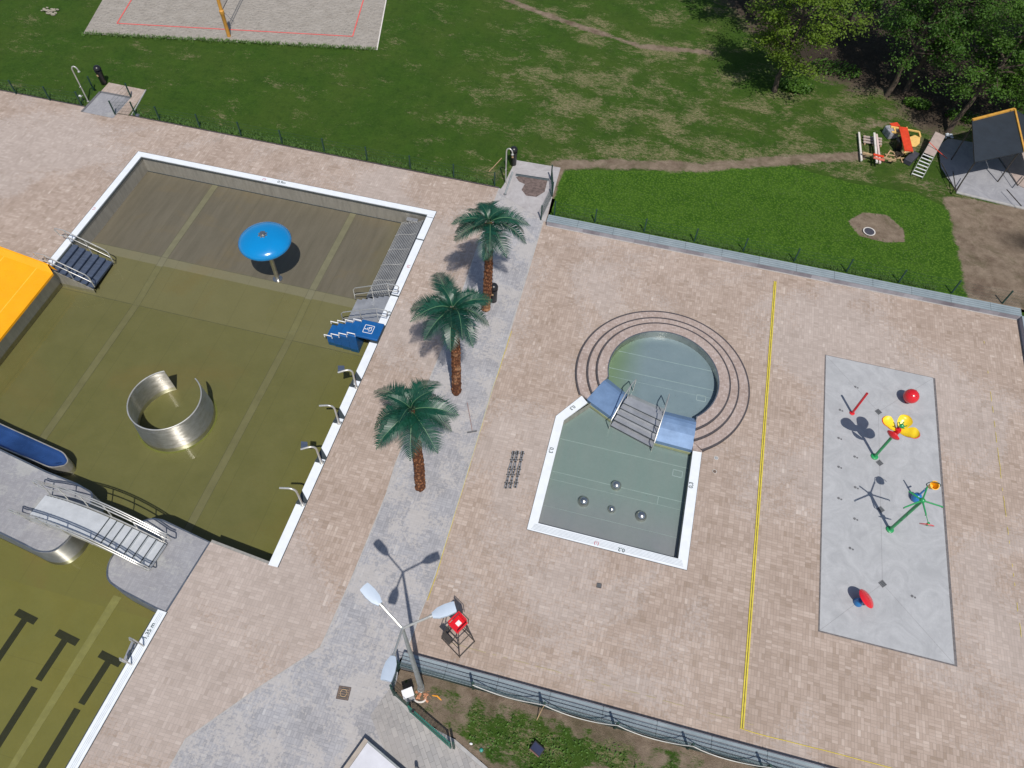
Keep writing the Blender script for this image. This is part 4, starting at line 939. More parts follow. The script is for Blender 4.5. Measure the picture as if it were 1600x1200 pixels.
rwall('low retaining wall at the lower edge of the terrace, behind the mesh fence', -4.70, 30, 5.64, 6.16, .32, 0, (7, 5.6, 0))
rwall('short visible end of the low wall on the right side of the terrace', 18.985, 19.5, -5, 28.70, .30, 0, (19, 20, 0))
struct(kerb('terrace_edge', [(-4.6, 28.67), (18.96, 28.67)], 'kerb', .05, .012))

# ================================================================ FENCES
def fence(label, posts, z0, H, panels=True, lean=0, mesh_r=.0035, zs=None, step=.05, group=None):
    t = thing('mesh_fence', label, 'fence', (posts[0][0], posts[0][1], z0), group)
    for p in posts:
        m = MB(); z = z0; m.box(p[0] - .03, p[0] + .03, p[1] - .03, p[1] + .03, z - .1, z + H + .03); m.box(p[0] - .036, p[0] + .036, p[1] - .036, p[1] + .036, z + H + .03, z + H + .045); m.build('post', 'dkgreen', t)
    if panels:
        for a, b in zip(posts[:-1], posts[1:]):
            a, b = Vector(a[:2]), Vector(b[:2]); L = (b - a).length; 
            if L > 3.5: continue
            m = MB(); d = (b - a) / L; k = int(L / step)
            for i in range(1, k):
                p = a + d * (L * i / k); m.bar((p.x, p.y, z0 + .03), (p.x, p.y, z0 + H), mesh_r * 1.6)
            for z in (.05, .25, .45, .65, H - .02):
                if z < H: m.bar((a.x, a.y, z0 + z), (b.x, b.y, z0 + z), mesh_r * 2.2, mesh_r * 3)
            m.build('mesh_panel', 'dkgreen', t)
    return t
nx = [(-37.0, 30.7), (-34.8, 30.72), (-32.81, 30.81)]
fence('low dark green fence of thin posts at the lawn edge left of the first shower', [(-42.0, 30.66), (-39.5, 30.68)] + nx + [(-32.94, 32.30)], 0, .87, True, step=.1, mesh_r=.002)
fence('low dark green fence running from the first shower to the palms along the lawn', [(-30.53, 32.31), (-29.39 - 1.1, 30.86)][:1] + [(-30.55, 30.60), (-29.39, 30.86), (-27.88, 30.86), (-25.38, 30.88), (-22.87, 30.9), (-20.37, 30.9), (-17.85, 30.9), (-15.32, 30.9), (-12.80, 30.88), (-10.31, 30.88), (-8.0, 30.86), (-7.75, 32.5)], 0, .87, True, step=.1, mesh_r=.002)
fence('dark green mesh fence on the lawn above the terrace wall', [(-4.35, 29.32), (-2.19, 29.34), (.4, 29.34), (3.0, 29.36), (5.5, 29.36), (8.06, 29.36), (10.65, 29.36), (13.2, 29.34), (15.75, 29.34), (18.15, 29.33), (19.6, 29.33)], .25, .87, True, step=.1, mesh_r=.002)
sf = fence('dark green mesh fence standing along the lower terrace wall', [(-4.72, 5.6), (-2.0, 5.58), (.5, 5.57), (3.0, 5.57), (5.5, 5.56), (8.0, 5.56), (10.5, 5.55)], .24, .90, True, mesh_r=.0045)
fence('short side run of mesh fence at the yard corner beside the lamp', [(-4.78, 5.52), (-4.66, 4.80)], .05, 1.05, True, mesh_r=.0045)
fence('slanting run of mesh fence between the grey path and the white cabinet', [(-4.60, 4.72), (-3.93, 4.42)], .05, 1.05, True, mesh_r=.0045)
fence('mesh fence at the right side of the upper shower pad', [(-4.98, 29.0), (-4.80, 30.9), (-5.15, 32.2)], 0, .95, True, mesh_r=.003)
# open gate
gt = thing('metal_gate', 'dark green metal gate standing open at the edge of the running-bond path', 'gate', (-3.88, 4.38, 0))
a, b = Vector((-3.88, 4.34, .0)), Vector((-2.24, 3.62, .0))
m = MB()
for z in (.12, 1.02): m.bar((a.x, a.y, z), (b.x, b.y, z), .05, .05)
m.bar((a.x, a.y, .0), (a.x, a.y, 1.05), .06); m.bar((b.x, b.y, .0), (b.x, b.y, 1.05), .06); m.build('gate_frame', 'gategreen', gt)
m = MB()
for i in range(1, 26): p = a.lerp(b, i / 26); m.bar((p.x, p.y, .12), (p.x, p.y, 1.02), .03, .012)
m.build('gate_infill', 'gategreen', gt)
m = MB(); p = a.lerp(b, .12); m.box(p.x - .04, p.x + .04, p.y - .06, p.y + .06, .95, 1.1); m.build('lock_box', 'blackrub', gt)
m = MB(); m.bar((b.x + .12, b.y + .02, 0), (b.x + .12, b.y + .02, 1.1), .07); m.build('gate_post', 'dkgreen', gt)

# cable along the lower fence
cb = [(3.0 - 4.98, 5.52)]; pts = []
posts = [-4.7, -2.0, .5, 3.0, 5.5, 8.0, 10.5]
for a, b in zip(posts[2:-1], posts[3:]):
    for k in range(8): t = k / 8; pts.append((a + (b - a) * t, 5.50, 1.12 - .55 * math.sin(math.pi * t) ** .8))
pts = [(posts[1], 5.54, 1.0)] + [(posts[1] + (posts[2] - posts[1]) * k / 8, 5.52, 1.1 - .45 * math.sin(math.pi * k / 8)) for k in range(1, 8)] + pts
m = MB(); m.tube(pts, .016, 6); o = m.build('cable', 'cable', None, True); tag(o, 'pale cable hung in sagging loops along the lower mesh fence', 'cable')
m = MB(); m.tube([(.5, 5.5, 1.1), (.45, 5.42, .6), (.36, 5.1, .1), (.35, 4.7, .07), (.42, 4.45, .1)], .018, 6); o = m.build('cable', 'wood', None, True); tag(o, 'tan cable dropping from a fence post to the dark floodlight in the yard', 'cable')
fd = thing('floodlight', 'dark boxy floodlight lying in the weeds below the lower fence', 'floodlight', (.55, 4.35, .05))
M_ = Matrix.Translation((.60, 4.30, .26)) @ Matrix.Rotation(R_(-25), 4, 'Z') @ Matrix.Rotation(R_(22), 4, 'X')
m = MB(); m.box(-.21, .21, -.16, .16, -.05, .05, M_); m.build('housing', 'blackrub', fd, bevel=.012)
m = MB(); m.box(-.18, .18, -.13, .13, .05, .058, M_); m.build('glass', simple('dark_glass', (.03, .035, .07), .12), fd)
m = MB(); m.box(-.19, .19, -.20, -.162, -.12, .03, M_); m.build('cooling_fins', simple('reddish_dark_metal', (.16, .07, .06), .6), fd)
m = MB(); m.tube([M_ @ Vector((-.24, 0, 0)), M_ @ Vector((-.24, 0, -.22)), M_ @ Vector((.24, 0, -.22)), M_ @ Vector((.24, 0, 0))], .02, 6); m.build('bracket', 'dkmetal', fd)
m = MB(); 
for (x, y) in ((-1.6, 3.9),): m.ball((x, y, .1), .05, 1.2, .8, .6, 8)
o = m.build('litter_scrap', 'white'); tag(o, 'small white scrap of litter on the dry yard soil', 'litter')
v = G(752, 1172, .1); m = MB(); m.ball(v, .07, 1, 1, .6, 8); o = m.build('litter_scrap', simple('teal_scrap', (.03, .25, .2), .5)); tag(o, 'small teal scrap of litter in the weeds near the bottom edge', 'litter')

# ================================================================ LAMP
lb = G(659, 1077, .1); LH = 7.35
lt = thing('street_lamp', 'tall grey street lamp with three arms and pale flat heads', 'street lamp', lb)
m = MB(); m.tube([lb, lb + Vector((0, 0, LH))], .105, 14, r1=.045); m.build('pole', 'lampgrey', lt, True)
m = MB(); m.lathe([(.15, 0), (.15, .05), (.11, .07), (.11, .5)], lb, 16); m.build('base_sleeve', 'lampgrey', lt, True)
top = lb + Vector((0, 0, LH - .05))
for hx, hy in ((577, 926), (700, 953), (607, 1052)):
    z = 7.75; E = G(hx, hy, z); d = Vector((E.x - top.x, E.y - top.y, 0)); L = d.length; d.normalize(); s = Vector((-d.y, d.x, 0)); neck = top + d * (L - .44) + Vector((0, 0, .30))
    m = MB(); m.tube([top, top + d * .1 + Vector((0, 0, .06)), neck], .036, 8); m.build('arm', 'rail', lt, True)
    m = MB(); m.tube([neck - d * .06 + Vector((0, 0, -.02)), neck + d * .08 + Vector((0, 0, .02))], .055, 10); m.build('arm_joint', 'rail', lt, True)
    up = (d * .12 + Vector((0, 0, 1))).normalized(); tilt = Vector((d.x, d.y, .20)).normalized()
    out = [(0.0, .07), (.18, .145), (.40, .165), (.62, .150), (.66, .135)]
    tp, bt = [], []
    for l, w_ in out: tp.append(neck + tilt * l + s * w_ + Vector((0, 0, .04))); bt.append(neck + tilt * l - s * w_ + Vector((0, 0, .04)))
    loop = tp + bt[::-1]; lo = [p - Vector((0, 0, .09)) for p in loop]; cen = [neck + tilt * l + Vector((0, 0, .075)) for l, _ in out]
    m = MB(); m.strip(lo, loop); n = len(out)
    m.add(tp + cen + bt, [(i, i + 1, n + i + 1, n + i) for i in range(n - 1)] + [(n + i, n + i + 1, 2 * n + i + 1, 2 * n + i) for i in range(n - 1)]); m.add(lo, [tuple(range(len(lo)))[::-1]])
    hd = m.build('lamp_head', 'lamphead', lt, True); 
    m = MB(); q = [neck + tilt * .14 - s * .10 - Vector((0, 0, .06)), neck + tilt * .56 - s * .10 - Vector((0, 0, .06)), neck + tilt * .56 + s * .10 - Vector((0, 0, .06)), neck + tilt * .14 + s * .10 - Vector((0, 0, .06))]; m.add(q, [(0, 1, 2, 3)]); m.build('lamp_glass', 'white', hd)
rb = thing('rubble', 'orange brick rubble and a pale ring heaped round the lamp foot', 'rubble', (lb.x, lb.y, 0)); 
random.seed(3); m = MB()
for k in range(26):
    a = random.uniform(-2.6, .6); r = random.uniform(.15, .42); M_ = Matrix.Translation((lb.x + r * math.cos(a), lb.y + r * math.sin(a) - .05, .12 + random.random() * .05)) @ Matrix.Rotation(random.random() * 3, 4, 'Z') @ Matrix.Rotation(random.random(), 4, 'X'); s_ = random.uniform(.03, .07); m.box(-s_, s_, -s_ * .6, s_ * .6, -s_ * .5, s_ * .5, M_)
m.build('brick_pieces', 'brick', rb)
m = MB(); m.tube([(lb.x + .24 * math.cos(a), lb.y - .28 + .16 * math.sin(a), .17) for a in [R_(180 + 18 * k) for k in range(11)]], .035, 7); m.build('pale_collar', 'paleboard', rb, True)
m = MB(); m.tube([(lb.x + .35, lb.y - .12, .15), (lb.x + .6, lb.y - .1, .22), (lb.x + .85, lb.y - .22, .14)], .025, 6); m.build('orange_hose', simple('orange_hose', (.75, .32, .03), .5), rb)
# cabinet
cbp = G(640, 1090, .1); ct = thing('electrical_cabinet', 'small white square electrical cabinet at the foot of the street lamp', 'cabinet', cbp)
M_ = Matrix.Translation((cbp.x, cbp.y, .1)) @ Matrix.Rotation(R_(36), 4, 'Z')
m = MB(); m.box(-.17, .17, -.13, .13, 0, .72, M_); m.build('box', simple('cabinet_grey', (.46, .46, .47), .6), ct)
m = MB(); m.box(-.19, .19, -.15, .15, .72, .755, M_); m.build('lid', 'white', ct, bevel=.01)
m = MB(); m.box(-.15, .15, -.135, -.131, .05, .68, M_); m.build('door', simple('cabinet_door', (.52, .52, .53), .5), ct)

# ================================================================ LIFEGUARD CHAIR
fpt = G(718, 1027.5); lpt = G(690, 998); rpt = G(742, 1003); bpt = lpt + rpt - fpt
ccn = (lpt + rpt) / 2; ch = thing('lifeguard_chair', 'tall lifeguard chair with brown metal frame and red plastic seat', 'lifeguard chair', ccn)
tops = [Vector((ccn.x + (p.x - ccn.x) * .42, ccn.y + (p.y - ccn.y) * .42 + .12, 1.55)) for p in (fpt, rpt, bpt, lpt)]
feet = [fpt, rpt, bpt, lpt]
for f, t in zip(feet, tops): m = MB(); m.tube([f, t], .017, 6); m.build('leg', 'dkmetal', ch, True)
m = MB()
for q in (.03, ):
    for i in range(4): m.tube([feet[i].lerp(tops[i], q), feet[(i + 1) % 4].lerp(tops[(i + 1) % 4], q)], .018, 6)
for q in (.5,):
    for i in range(4): m.tube([feet[i].lerp(tops[i], q), feet[(i + 1) % 4].lerp(tops[(i + 1) % 4], q)], .018, 6)
m.build('cross_brace', 'dkmetal', ch, True)
for q in (.33, .66): m = MB(); m.tube([feet[0].lerp(tops[0], q), feet[3].lerp(tops[3], q)], .014, 6); m.build('rung', 'dkmetal', ch, True)
e1 = (rpt - fpt).normalized(); e2 = (lpt - fpt).normalized(); sc_ = Vector((ccn.x, ccn.y + .12, 1.58))
def SP(a, b, z): q = sc_ + e1 * a + e2 * b; return Vector((q.x, q.y, sc_.z + z))
m = MB(); m.bar(SP(-.24, 0, 0), SP(.24, 0, 0), .46, .05); m.build('seat', 'red', ch, bevel=.02)
m = MB(); m.bar(SP(.25, -.2, .22), SP(.25, .22, .22), .04, .42); m.build('backrest', 'red', ch, bevel=.02)
m = MB()
for b in (-.24, .24): m.bar(SP(-.2, b, .2), SP(.24, b, .2), .05, .05); m.bar(SP(-.2, b, 0), SP(-.2, b, .2), .04)
m.build('armrest', 'red', ch)
m = MB(); m.bar(SP(-.05, .0, .03), SP(.12, .0, .03), .16, .02); m.build('white_label', 'white', ch)
m = MB(); m.bar(SP(-.52, -.2, -.42), SP(-.52, .22, -.42), .2, .02); m.tube([SP(-.24, -.2, -.05), SP(-.52, -.2, -.4)], .014, 6); m.tube([SP(-.24, .22, -.05), SP(-.52, .22, -.4)], .014, 6); m.build('footrest', 'dkmetal', ch)
m = MB(); m.tube([SP(.28, -.24, 0), SP(.30, -.24, .42)], .016, 6); m.tube([SP(.28, .24, 0), SP(.30, .24, .42)], .016, 6); m.tube([SP(.30, -.24, .42), SP(.30, .24, .42)], .016, 6); m.build('back_post', 'dkmetal', ch)

# ================================================================ PALMS
def frond_mesh(L, seed, droop):
    rnd = random.Random(seed); m = MB(); pts = []; n = 14
    for i in range(n + 1):
        t = i / n; x = L * (t - .10 * t * t * droop); z = L * (.42 * t - (.55 + .28 * droop) * t * t); pts.append(Vector((x, .03 * math.sin(3 * t + seed), z)))
    def at(t): k = min(n - 1, int(t * n)); return pts[k].lerp(pts[k + 1], t * n - k)
    m.cur = 0
    K = 35
    for k in range(K):
        t = .10 + .90 * k / (K - 1); p = at(min(.999, t)); d = (at(min(.999, t + .03)) - at(max(0, t - .03))).normalized()
        ll = L * .36 * (math.sin(math.pi * min(1, (t * .86 + .16))) ** .7) * rnd.uniform(.78, 1.15) + .05
        for sd in (-1, 1):
            out = Vector((0, sd, 0)); dirv = (d * (.55 + .5 * t) + out * 1.0 + Vector((0, 0, .28 + rnd.uniform(-.12, .12)))).normalized(); tip = p + dirv * ll + Vector((0, 0, -.20 * ll)); mid = p + dirv * ll * .5 + Vector((0, 0, .02))
            w_ = .0205; wd = d * w_
            m.add([p - wd, p + wd, mid + wd * 1.15, mid - wd * 1.15, tip], [(0, 1, 2, 3), (3, 2, 4)])
    m2 = MB(); m2.tube(pts, .018, 5, r1=.005)
    return m, m2
FR = []
for s_ in range(4):
    a, b = frond_mesh(1.75, s_, .75 + .35 * s_)
    for q, nm, mm_ in ((a, 'frond', 'palmleaf'), (b, 'rib', 'rachis')):
        me = bpy.data.meshes.new(nm); me.from_pydata(q.v, [], q.f); me.materials.append(mat[mm_]); me.update(); FR.append(me)
def palm(base, crown_px, H, seed, label):
    rnd = random.Random(seed); b = G(*base); t = thing('palm_tree', label, 'palm tree', b, 'artificial palms on the grey path')
    cz = G(*crown_px, H); top = Vector((cz.x, cz.y, H)); m = MB(); n = 44; vs = []; K = 14
    for i in range(n + 1):
        q = i / n; c = b.lerp(top, q) + Vector((.05 * math.sin(q * 3.1), 0, 0)); r = (.20 - .045 * q) * (1.0 + (.13 if i % 2 else -.05)); 
        for k in range(K): a = 2 * math.pi * (k + (.5 if (i // 2) % 2 else 0)) / K; rr = r * (1 + rnd.uniform(-.09, .13)); vs.append(c + Vector((rr * math.cos(a), rr * math.sin(a), rnd.uniform(-.02, .02))))
    m.add(vs, [(i * K + k, i * K + (k + 1) % K, (i + 1) * K + (k + 1) % K, (i + 1) * K + k) for i in range(n) for k in range(K)] + [tuple(n * K + k for k in range(K))])
    m.build('trunk', 'palmtrunk', t)
    m = MB(); m.ball(top, .17, 1, 1, .9, 12)
    for k in range(9): a = k * .7; m.tube([top + Vector((.08 * math.cos(a), .08 * math.sin(a), .05)), top + Vector((.24 * math.cos(a), .24 * math.sin(a), .22))], .03, 5, r1=.012)
    m.build('crown_heart', 'palmtrunk', t)
    N = 15
    for k in range(N):
        lvl = 0 if k < 8 else (1 if k < 12 else 2); a = (k * 2 * math.pi / 8 if lvl == 0 else (k - 8) * 2 * math.pi / 4 + .4 if lvl == 1 else k * 2.4) + rnd.uniform(-.30, .30) + seed
        el = (R_(6), R_(26), R_(52))[lvl] + rnd.uniform(-.16, .16); s = (1.0, .96, .62)[lvl] * rnd.uniform(.92, 1.06); v = rnd.randrange(4)
        M = Matrix.Translation(top - b + Vector((0, 0, .05 + .05 * lvl))) @ Matrix.Rotation(a, 4, 'Z') @ Matrix.Rotation(-el, 4, 'Y') @ Matrix.Rotation(rnd.uniform(-.3, .3), 4, 'X') @ Matrix.Scale(s, 4)
        f = bpy.data.objects.new('frond', FR[2 * v]); C.objects.link(f); f.parent = t; f.matrix_local = M
        r_ = bpy.data.objects.new('rib', FR[2 * v + 1]); C.objects.link(r_); r_.parent = f
    return t
palm((657, 762), (643, 643), 5.35, 1, 'nearest artificial palm, its whole reddish trunk clear of the other crowns')
palm((713, 613), (708, 486), 5.35, 5, 'middle one of the three palms, crown overlapping the trunk of the palm above it')
palm((759, 483), (764, 352), 5.35, 11, 'uppermost palm, next to the grey shower pad with a black bin behind its trunk')

# ================================================================ SPLASH PAD
SX0, SX1, SY0, SY1 = 9.85, 14.68, 10.84, 23.96
pad = thing('splash_pad', 'long pale concrete splash pad slab with dark joints and little drains', 'splash pad', ((SX0 + SX1) / 2, (SY0 + SY1) / 2, 0))
m = MB(); m.prism([(SX0, SY0), (SX1, SY0), (SX1, SY1), (SX0, SY1)], -.02, .010); m.build('slab', 'concrete', pad)
m = MB(); m.box(SX0 - .05, SX0, SY0 - .05, SY1 + .03, .0, .012); m.box(SX0, SX1, SY0 - .05, SY0, .0, .012); m.box(SX1, SX1 + .10, SY0 - .05, SY1, .0, .006); m.box(SX0, SX1, SY1, SY1 + .025, 0, .008); m.build('edge_joint', simple('grey_joint', (.13, .12, .12), .8, 0, .3, 9), pad)
m = MB(); cxs = 12.15; gp = [G2(1374, 644), G2(1377, 724), G2(1379, 797), G2(1382, 913)]
gp = [(12.18, y) for _, y in gp]
for a, b in (((SX0, SY1 - .02), gp[0]), ((SX1, SY1 - .02), gp[0]), (gp[0], gp[3]), (gp[3], (SX0, SY0)), (gp[3], (SX1, SY0))): m.bar((*a, .0105), (*b, .0105), .012, .003)
m.build('saw_cut', simple('saw_cut_grey', (.24, .24, .245), .8), pad)
for g_ in gp:
    m = MB(); M_ = Matrix.Translation((g_[0], g_[1], .0)) @ Matrix.Rotation(R_(45), 4, 'Z'); m.box(-.12, .12, -.12, .12, .005, .016, M_); m.build('drain_grate', 'grate', pad)
    m = MB()
    for k in range(4): m.box(-.10, .10, -.09 + .05 * k, -.07 + .05 * k, .014, .0185, M_)
    m.build('grate_slot', 'slot', pad)
for (x, y) in ((1338, 605), (1312, 685), (1337, 714), (1312, 730), (1338, 762), (1312, 779), (1337, 811), (1330, 857), (1427, 932), (1314, 641)):
    g_ = G2(x, y); m = MB(); m.lathe([(.055, .01), (.055, .017)], (g_[0] - .05, g_[1], 0), 12); m.lathe([(.04, .01), (.04, .017)], (g_[0] + .06, g_[1] - .03, 0), 12); m.build('ground_nozzle', 'grate', pad)

v = G(1417, 627); t = thing('splash_ball', 'glossy red ball fixed at the upper right of the splash pad', 'water toy', v)
m = MB(); m.ball(v + Vector((0, 0, .42)), .33, n=32); m.build('ball', 'red', t, True); m = MB(); m.lathe([(.12, .01), (.12, .04), (.07, .05), (.07, .15)], v, 14); m.build('stem', 'red', t, True)
m = MB()
for k in range(6): a = k * 1.05; m.lathe([(.02, 0), (.02, .012)], v + Vector((.2 * math.cos(a), .2 * math.sin(a), .68)), 8)
m.build('jet_hole', 'slot', t)
v = G(1331, 646); t = thing('spray_pole', 'plain red spray pole standing left of the flower on the splash pad', 'water toy', v)
m = MB(); m.tube([v, v + Vector((0, 0, 1.62))], .055, 12); m.build('pole', 'red', t, True); m = MB(); m.lathe([(.11, 0.01), (.11, .05), (.07, .07)], v, 14); m.build('base', 'red', t, True)
m = MB(); m.lathe([(.03, 0), (.03, .02)], v + Vector((0, 0, 1.62)), 8); m.build('nozzle', 'slot', t)
# flower
v = G(1366, 714); t = thing('splash_flower', 'big red and yellow tulip shaped water toy on a green stem', 'water toy', v)
m = MB(); m.tube([v, v + Vector((0, 0, 2.2))], .062, 12); m.build('stem', 'green', t, True); m = MB(); m.lathe([(.15, .01), (.15, .06), (.09, .09)], v, 16); m.build('base', 'green', t, True)
cc = v + Vector((0, 0, 2.25))
m = MB(); m.lathe([(.07, -.45), (.11, -.25), (.13, .0), (.10, .08)], cc, 20); m.build('calyx', 'red', t, True)
for az, opn in ((-125, .28), (165, 1.0), (62, .85), (-18, 1.0)):
    a = R_(az); d = Vector((math.cos(a), math.sin(a), 0)); s = Vector((-d.y, d.x, 0)); rows_i, rows_o = [], []; n = 12
    for i in range(n + 1):
        q = i / n; rad = (.10 + .66 * math.sin(q * 1.3)) * opn + .10 * (1 - opn); hh = (.0 if opn > .5 else -.42) + .62 * q - (.62 * max(0, q - .45)) * opn; wd = .275 * math.sin(math.pi * min(.985, q * .90 + .09)) ** .8
        for k in range(9):
            u = -1 + k / 4; cup = .15 * (1 - u * u) * math.sin(math.pi * q); p = cc + d * (rad + cup * (1 - opn * .8)) + s * wd * u + Vector((0, 0, hh - cup * .8 * opn)); rows_i.append(p); rows_o.append(p + d * .030 - Vector((0, 0, .022)))
    f = [(i * 9 + k, i * 9 + k + 1, (i + 1) * 9 + k + 1, (i + 1) * 9 + k) for i in range(n) for k in range(8)]
    m = MB(); m.cur = 0; m.add(rows_i, f); m.cur = 1; m.add(rows_o, [q[::-1] for q in f])
    o_ = len(rows_i); edge = [k for k in range(9)] + [i * 9 + 8 for i in range(1, n + 1)] + [n * 9 + k for k in range(7, -1, -1)] + [i * 9 for i in range(n - 1, 0, -1)]
    fe = [(edge[i], edge[(i + 1) % len(edge)], o_ + edge[(i + 1) % len(edge)], o_ + edge[i]) for i in range(len(edge))]; m.f += [list(q) for q in fe]; m.mi += [1] * len(fe)
    m.build('petal', ['yel2', 'red'], t, True)
m = MB(); m.ball(cc + Vector((0, 0, .32)), .10, n=12); 
for k in range(5): a = k * 1.257; m.tube([cc + Vector((0, 0, .2)), cc + Vector((.16 * math.cos(a), .16 * math.sin(a), .42))], .022, 6)
m.build('pistil', 'green', t, True)
# water tree
v = G(1390, 828); t = thing('water_tree', 'green water tree with five arms, tipping yellow bucket and small red wheel', 'water toy', v)
m = MB(); m.tube([v, v + Vector((0, 0, 2.72))], .065, 12); m.build('trunk_pole', 'green', t, True); m = MB(); m.lathe([(.15, .01), (.15, .06), (.09, .09)], v, 16); m.build('base', 'green', t, True)
hub = v + Vector((0, 0, 2.75)); m = MB(); m.ball(hub, .11, n=14); m.build('hub', 'green', t, True)
tips = [G(1449, 761, 2.78), G(1413, 793, 2.70), G(1473, 792, 2.70), G(1447, 804, 2.68), G(1421, 768, 2.70)]
for p in tips: m = MB(); m.tube([hub, hub.lerp(p, .9), p, p + Vector((0, 0, -.06))], .034, 8, r1=.024); m.build('arm', 'green', t, True)
bk = tips[0] + Vector((.24, .14, -.05)); m = MB(); Mb = Matrix.Rotation(R_(18), 3, 'X')
m.lathe([(.10, -.20), (.16, .12), (.175, .14), (.145, .14), (.08, -.15), (.01, -.15)], bk, 20, Mb); m.build('bucket', 'orange', t, True)
m = MB(); m.tube([bk + Vector((.24 * math.cos(a), .02, .02 + .24 * math.sin(a))) for a in [math.pi * k / 10 for k in range(11)]], .014, 6); m.tube([tips[0], bk + Vector((-.24, .02, .0))], .02, 6); m.build('bucket_bracket', 'dkgreen', t, True)
wz = G(1448, 820, 2.15); m = MB(); m.tube([tips[3], wz + Vector((0, 0, .12))], .014, 6); m.lathe([(.05, 0), (.05, .16)], wz, 10); m.build('hanging_rod', 'green', t, True)
m = MB(); m.lathe([(.25, -.012), (.25, .012)], wz, 24, Matrix.Rotation(R_(-67), 3, 'X')); m.build('wheel', 'red', t)
# blue cannon
v = G(1429, 780); t = thing('spray_cannon', 'blue ball base with slim spray pole, under the arms of the water tree', 'water toy', v)
m = MB(); m.lathe([(.17, .01), (.19, .06), (.20, .20), (.16, .33), (.08, .40), (.02, .42)], v, 20); m.build('base', 'bluetoy', t, True)
m = MB(); m.tube([v + Vector((0, 0, .38)), v + Vector((0, 0, 1.5))], .045, 10, r1=.03); m.build('pole', 'bluetoy', t, True); m = MB(); m.tube([v + Vector((-.04, 0, .9)), v + Vector((.16, .05, 1.02))], .03, 8); m.build('nozzle', 'rail', t, True)
# red disc
v = G(1340, 942); t = thing('spinning_disc', 'tilted glossy red disc on a small blue base, lowest toy on the splash pad', 'water toy', v)
m = MB(); m.lathe([(.17, .01), (.17, .08), (.14, .20), (.09, .30)], v, 18); m.build('base', 'bluetoy', t, True)
m = MB(); Md = Matrix.Rotation(R_(28), 3, 'Z') @ Matrix.Rotation(R_(34), 3, 'Y'); m.lathe([(.01, -.09), (.20, -.075), (.34, -.03), (.38, .0), (.34, .035), (.20, .075), (.01, .09)], v + Vector((.13, .04, .48)), 40, Md); m.build('disc', 'red', t, True)

# ================================================================ YELLOW COVER, CORDS
yc = thing('cable_cover', 'long yellow double cable cover running down the terrace beside the splash pad', 'cable cover', (7.28, 17, 0))
for dx in (-.058, .018):
    m = MB(); m.prism([(7.27 + dx, 27.97), (7.32 + dx, 27.97), (7.35 + dx, 6.72), (7.30 + dx, 6.72)], 0.0, .035); m.build('strip', 'yelcover', yc)
m = MB(); m.prism([(7.265, 27.9), (7.29, 27.9), (7.32, 6.75), (7.295, 6.75)], 0, .012); m.build('middle_gap', 'edging', yc)
def cord(pts, label, r=.012, mm_='yelcord', nm='cord', cat='cord', z=.014):
    P_ = [G(*p, z) if len(p) == 2 else Vector(p) for p in pts]; out = []
    for a, b in zip(P_[:-1], P_[1:]):
        L = (b - a).length; k = max(2, int(L / .5))
        for i in range(k): q = a.lerp(b, i / k); out.append(q + Vector((random.uniform(-.012, .012), random.uniform(-.012, .012), 0)))
    out.append(P_[-1]); m = MB(); m.tube(out, r, 5); return tag(m.build(nm, mm_, None, True), label, cat)
cord([(800, 517), (772, 601), (722, 768), (700, 838), (681, 900), (668, 938)], 'thin yellow cord laid along the seam between grey path and brown terrace')
cord([(1156, 1138), (1200, 1151), (1290, 1173), (1400, 1202)], 'thin yellow cord running right from the foot of the yellow cable cover')
m = MB(); m.tube([(-3.2 + k * .2, 6.94 + random.uniform(-.012, .012), random.choice((.010, .008, -.03))) for k in range(56)], .011, 5)
tag(m.build('cord', simple('dry_straw_line', (.40, .34, .20), .8)), 'broken pale line of cord fragments along the bottom of the terrace', 'cord')
m = MB(); m.tube([(17.20 + random.uniform(-.012, .012), 12 + k * .2, random.choice((.010, .006, -.03, -.03))) for k in range(76)], .010, 5)
tag(m.build('cord', 'yelcord'), 'faint yellow broken cord line on the right part of the terrace', 'cord')

# ================================================================ SMALL GROUND ITEMS
def cover(px_, py_, lab, w_=.22, r=None, cat='drain cover', nm='drain_cover', rz=0, mm_='grate', ring=None, z=0.0):
    v = G(px_, py_, z); t = thing(nm, lab, cat, v); M_ = Matrix.Translation(v) @ Matrix.Rotation(R_(rz), 4, 'Z')
    if r is None:
        m = MB(); m.box(-w_ / 2, w_ / 2, -w_ / 2, w_ / 2, .004, .016, M_); m.build('plate', mm_, t)
        m = MB()
        for k in range(5): a = -w_ * .36 + w_ * .18 * k; m.box(-w_ * .38, w_ * .38, a - w_ * .035, a + w_ * .035, .015, .0185, M_)
        m.build('slot_pattern', 'slot', t)
        m = MB(); o = w_ / 2
        for a, b in (((-o, -o), (o, -o)), ((o, -o), (o, o)), ((o, o), (-o, o)), ((-o, o), (-o, -o))): m.bar(M_ @ Vector((*a, .012)), M_ @ Vector((*b, .012)), .02, .014)
        m.build('frame', ring or 'edging', t)
    else:
        m = MB(); m.lathe([(r, .004), (r, .02)], v, 28); m.build('plate', mm_, t)
        m = MB(); m.strip([(v.x + (r + .002) * math.cos(a), v.y + (r + .002) * math.sin(a), v.z + .024) for a in np.linspace(0, 2 * math.pi, 33)[:-1]], [(v.x + (r + (ring or .05)) * math.cos(a), v.y + (r + (ring or .05)) * math.sin(a), v.z + .024) for a in np.linspace(0, 2 * math.pi, 33)[:-1]][::1]); 
        for f_ in range(len(m.f)): m.f[f_] = m.f[f_][::-1]
        m.build('rim', 'kerbrim', t)
        m = MB()
        for k in range(6): a = k * math.pi / 3; m.lathe([(.012, 0), (.012, .004)], v + Vector((r * .6 * math.cos(a), r * .6 * math.sin(a), .02)), 6)
        m.build('bolt_hole', 'slot', t)
    return t
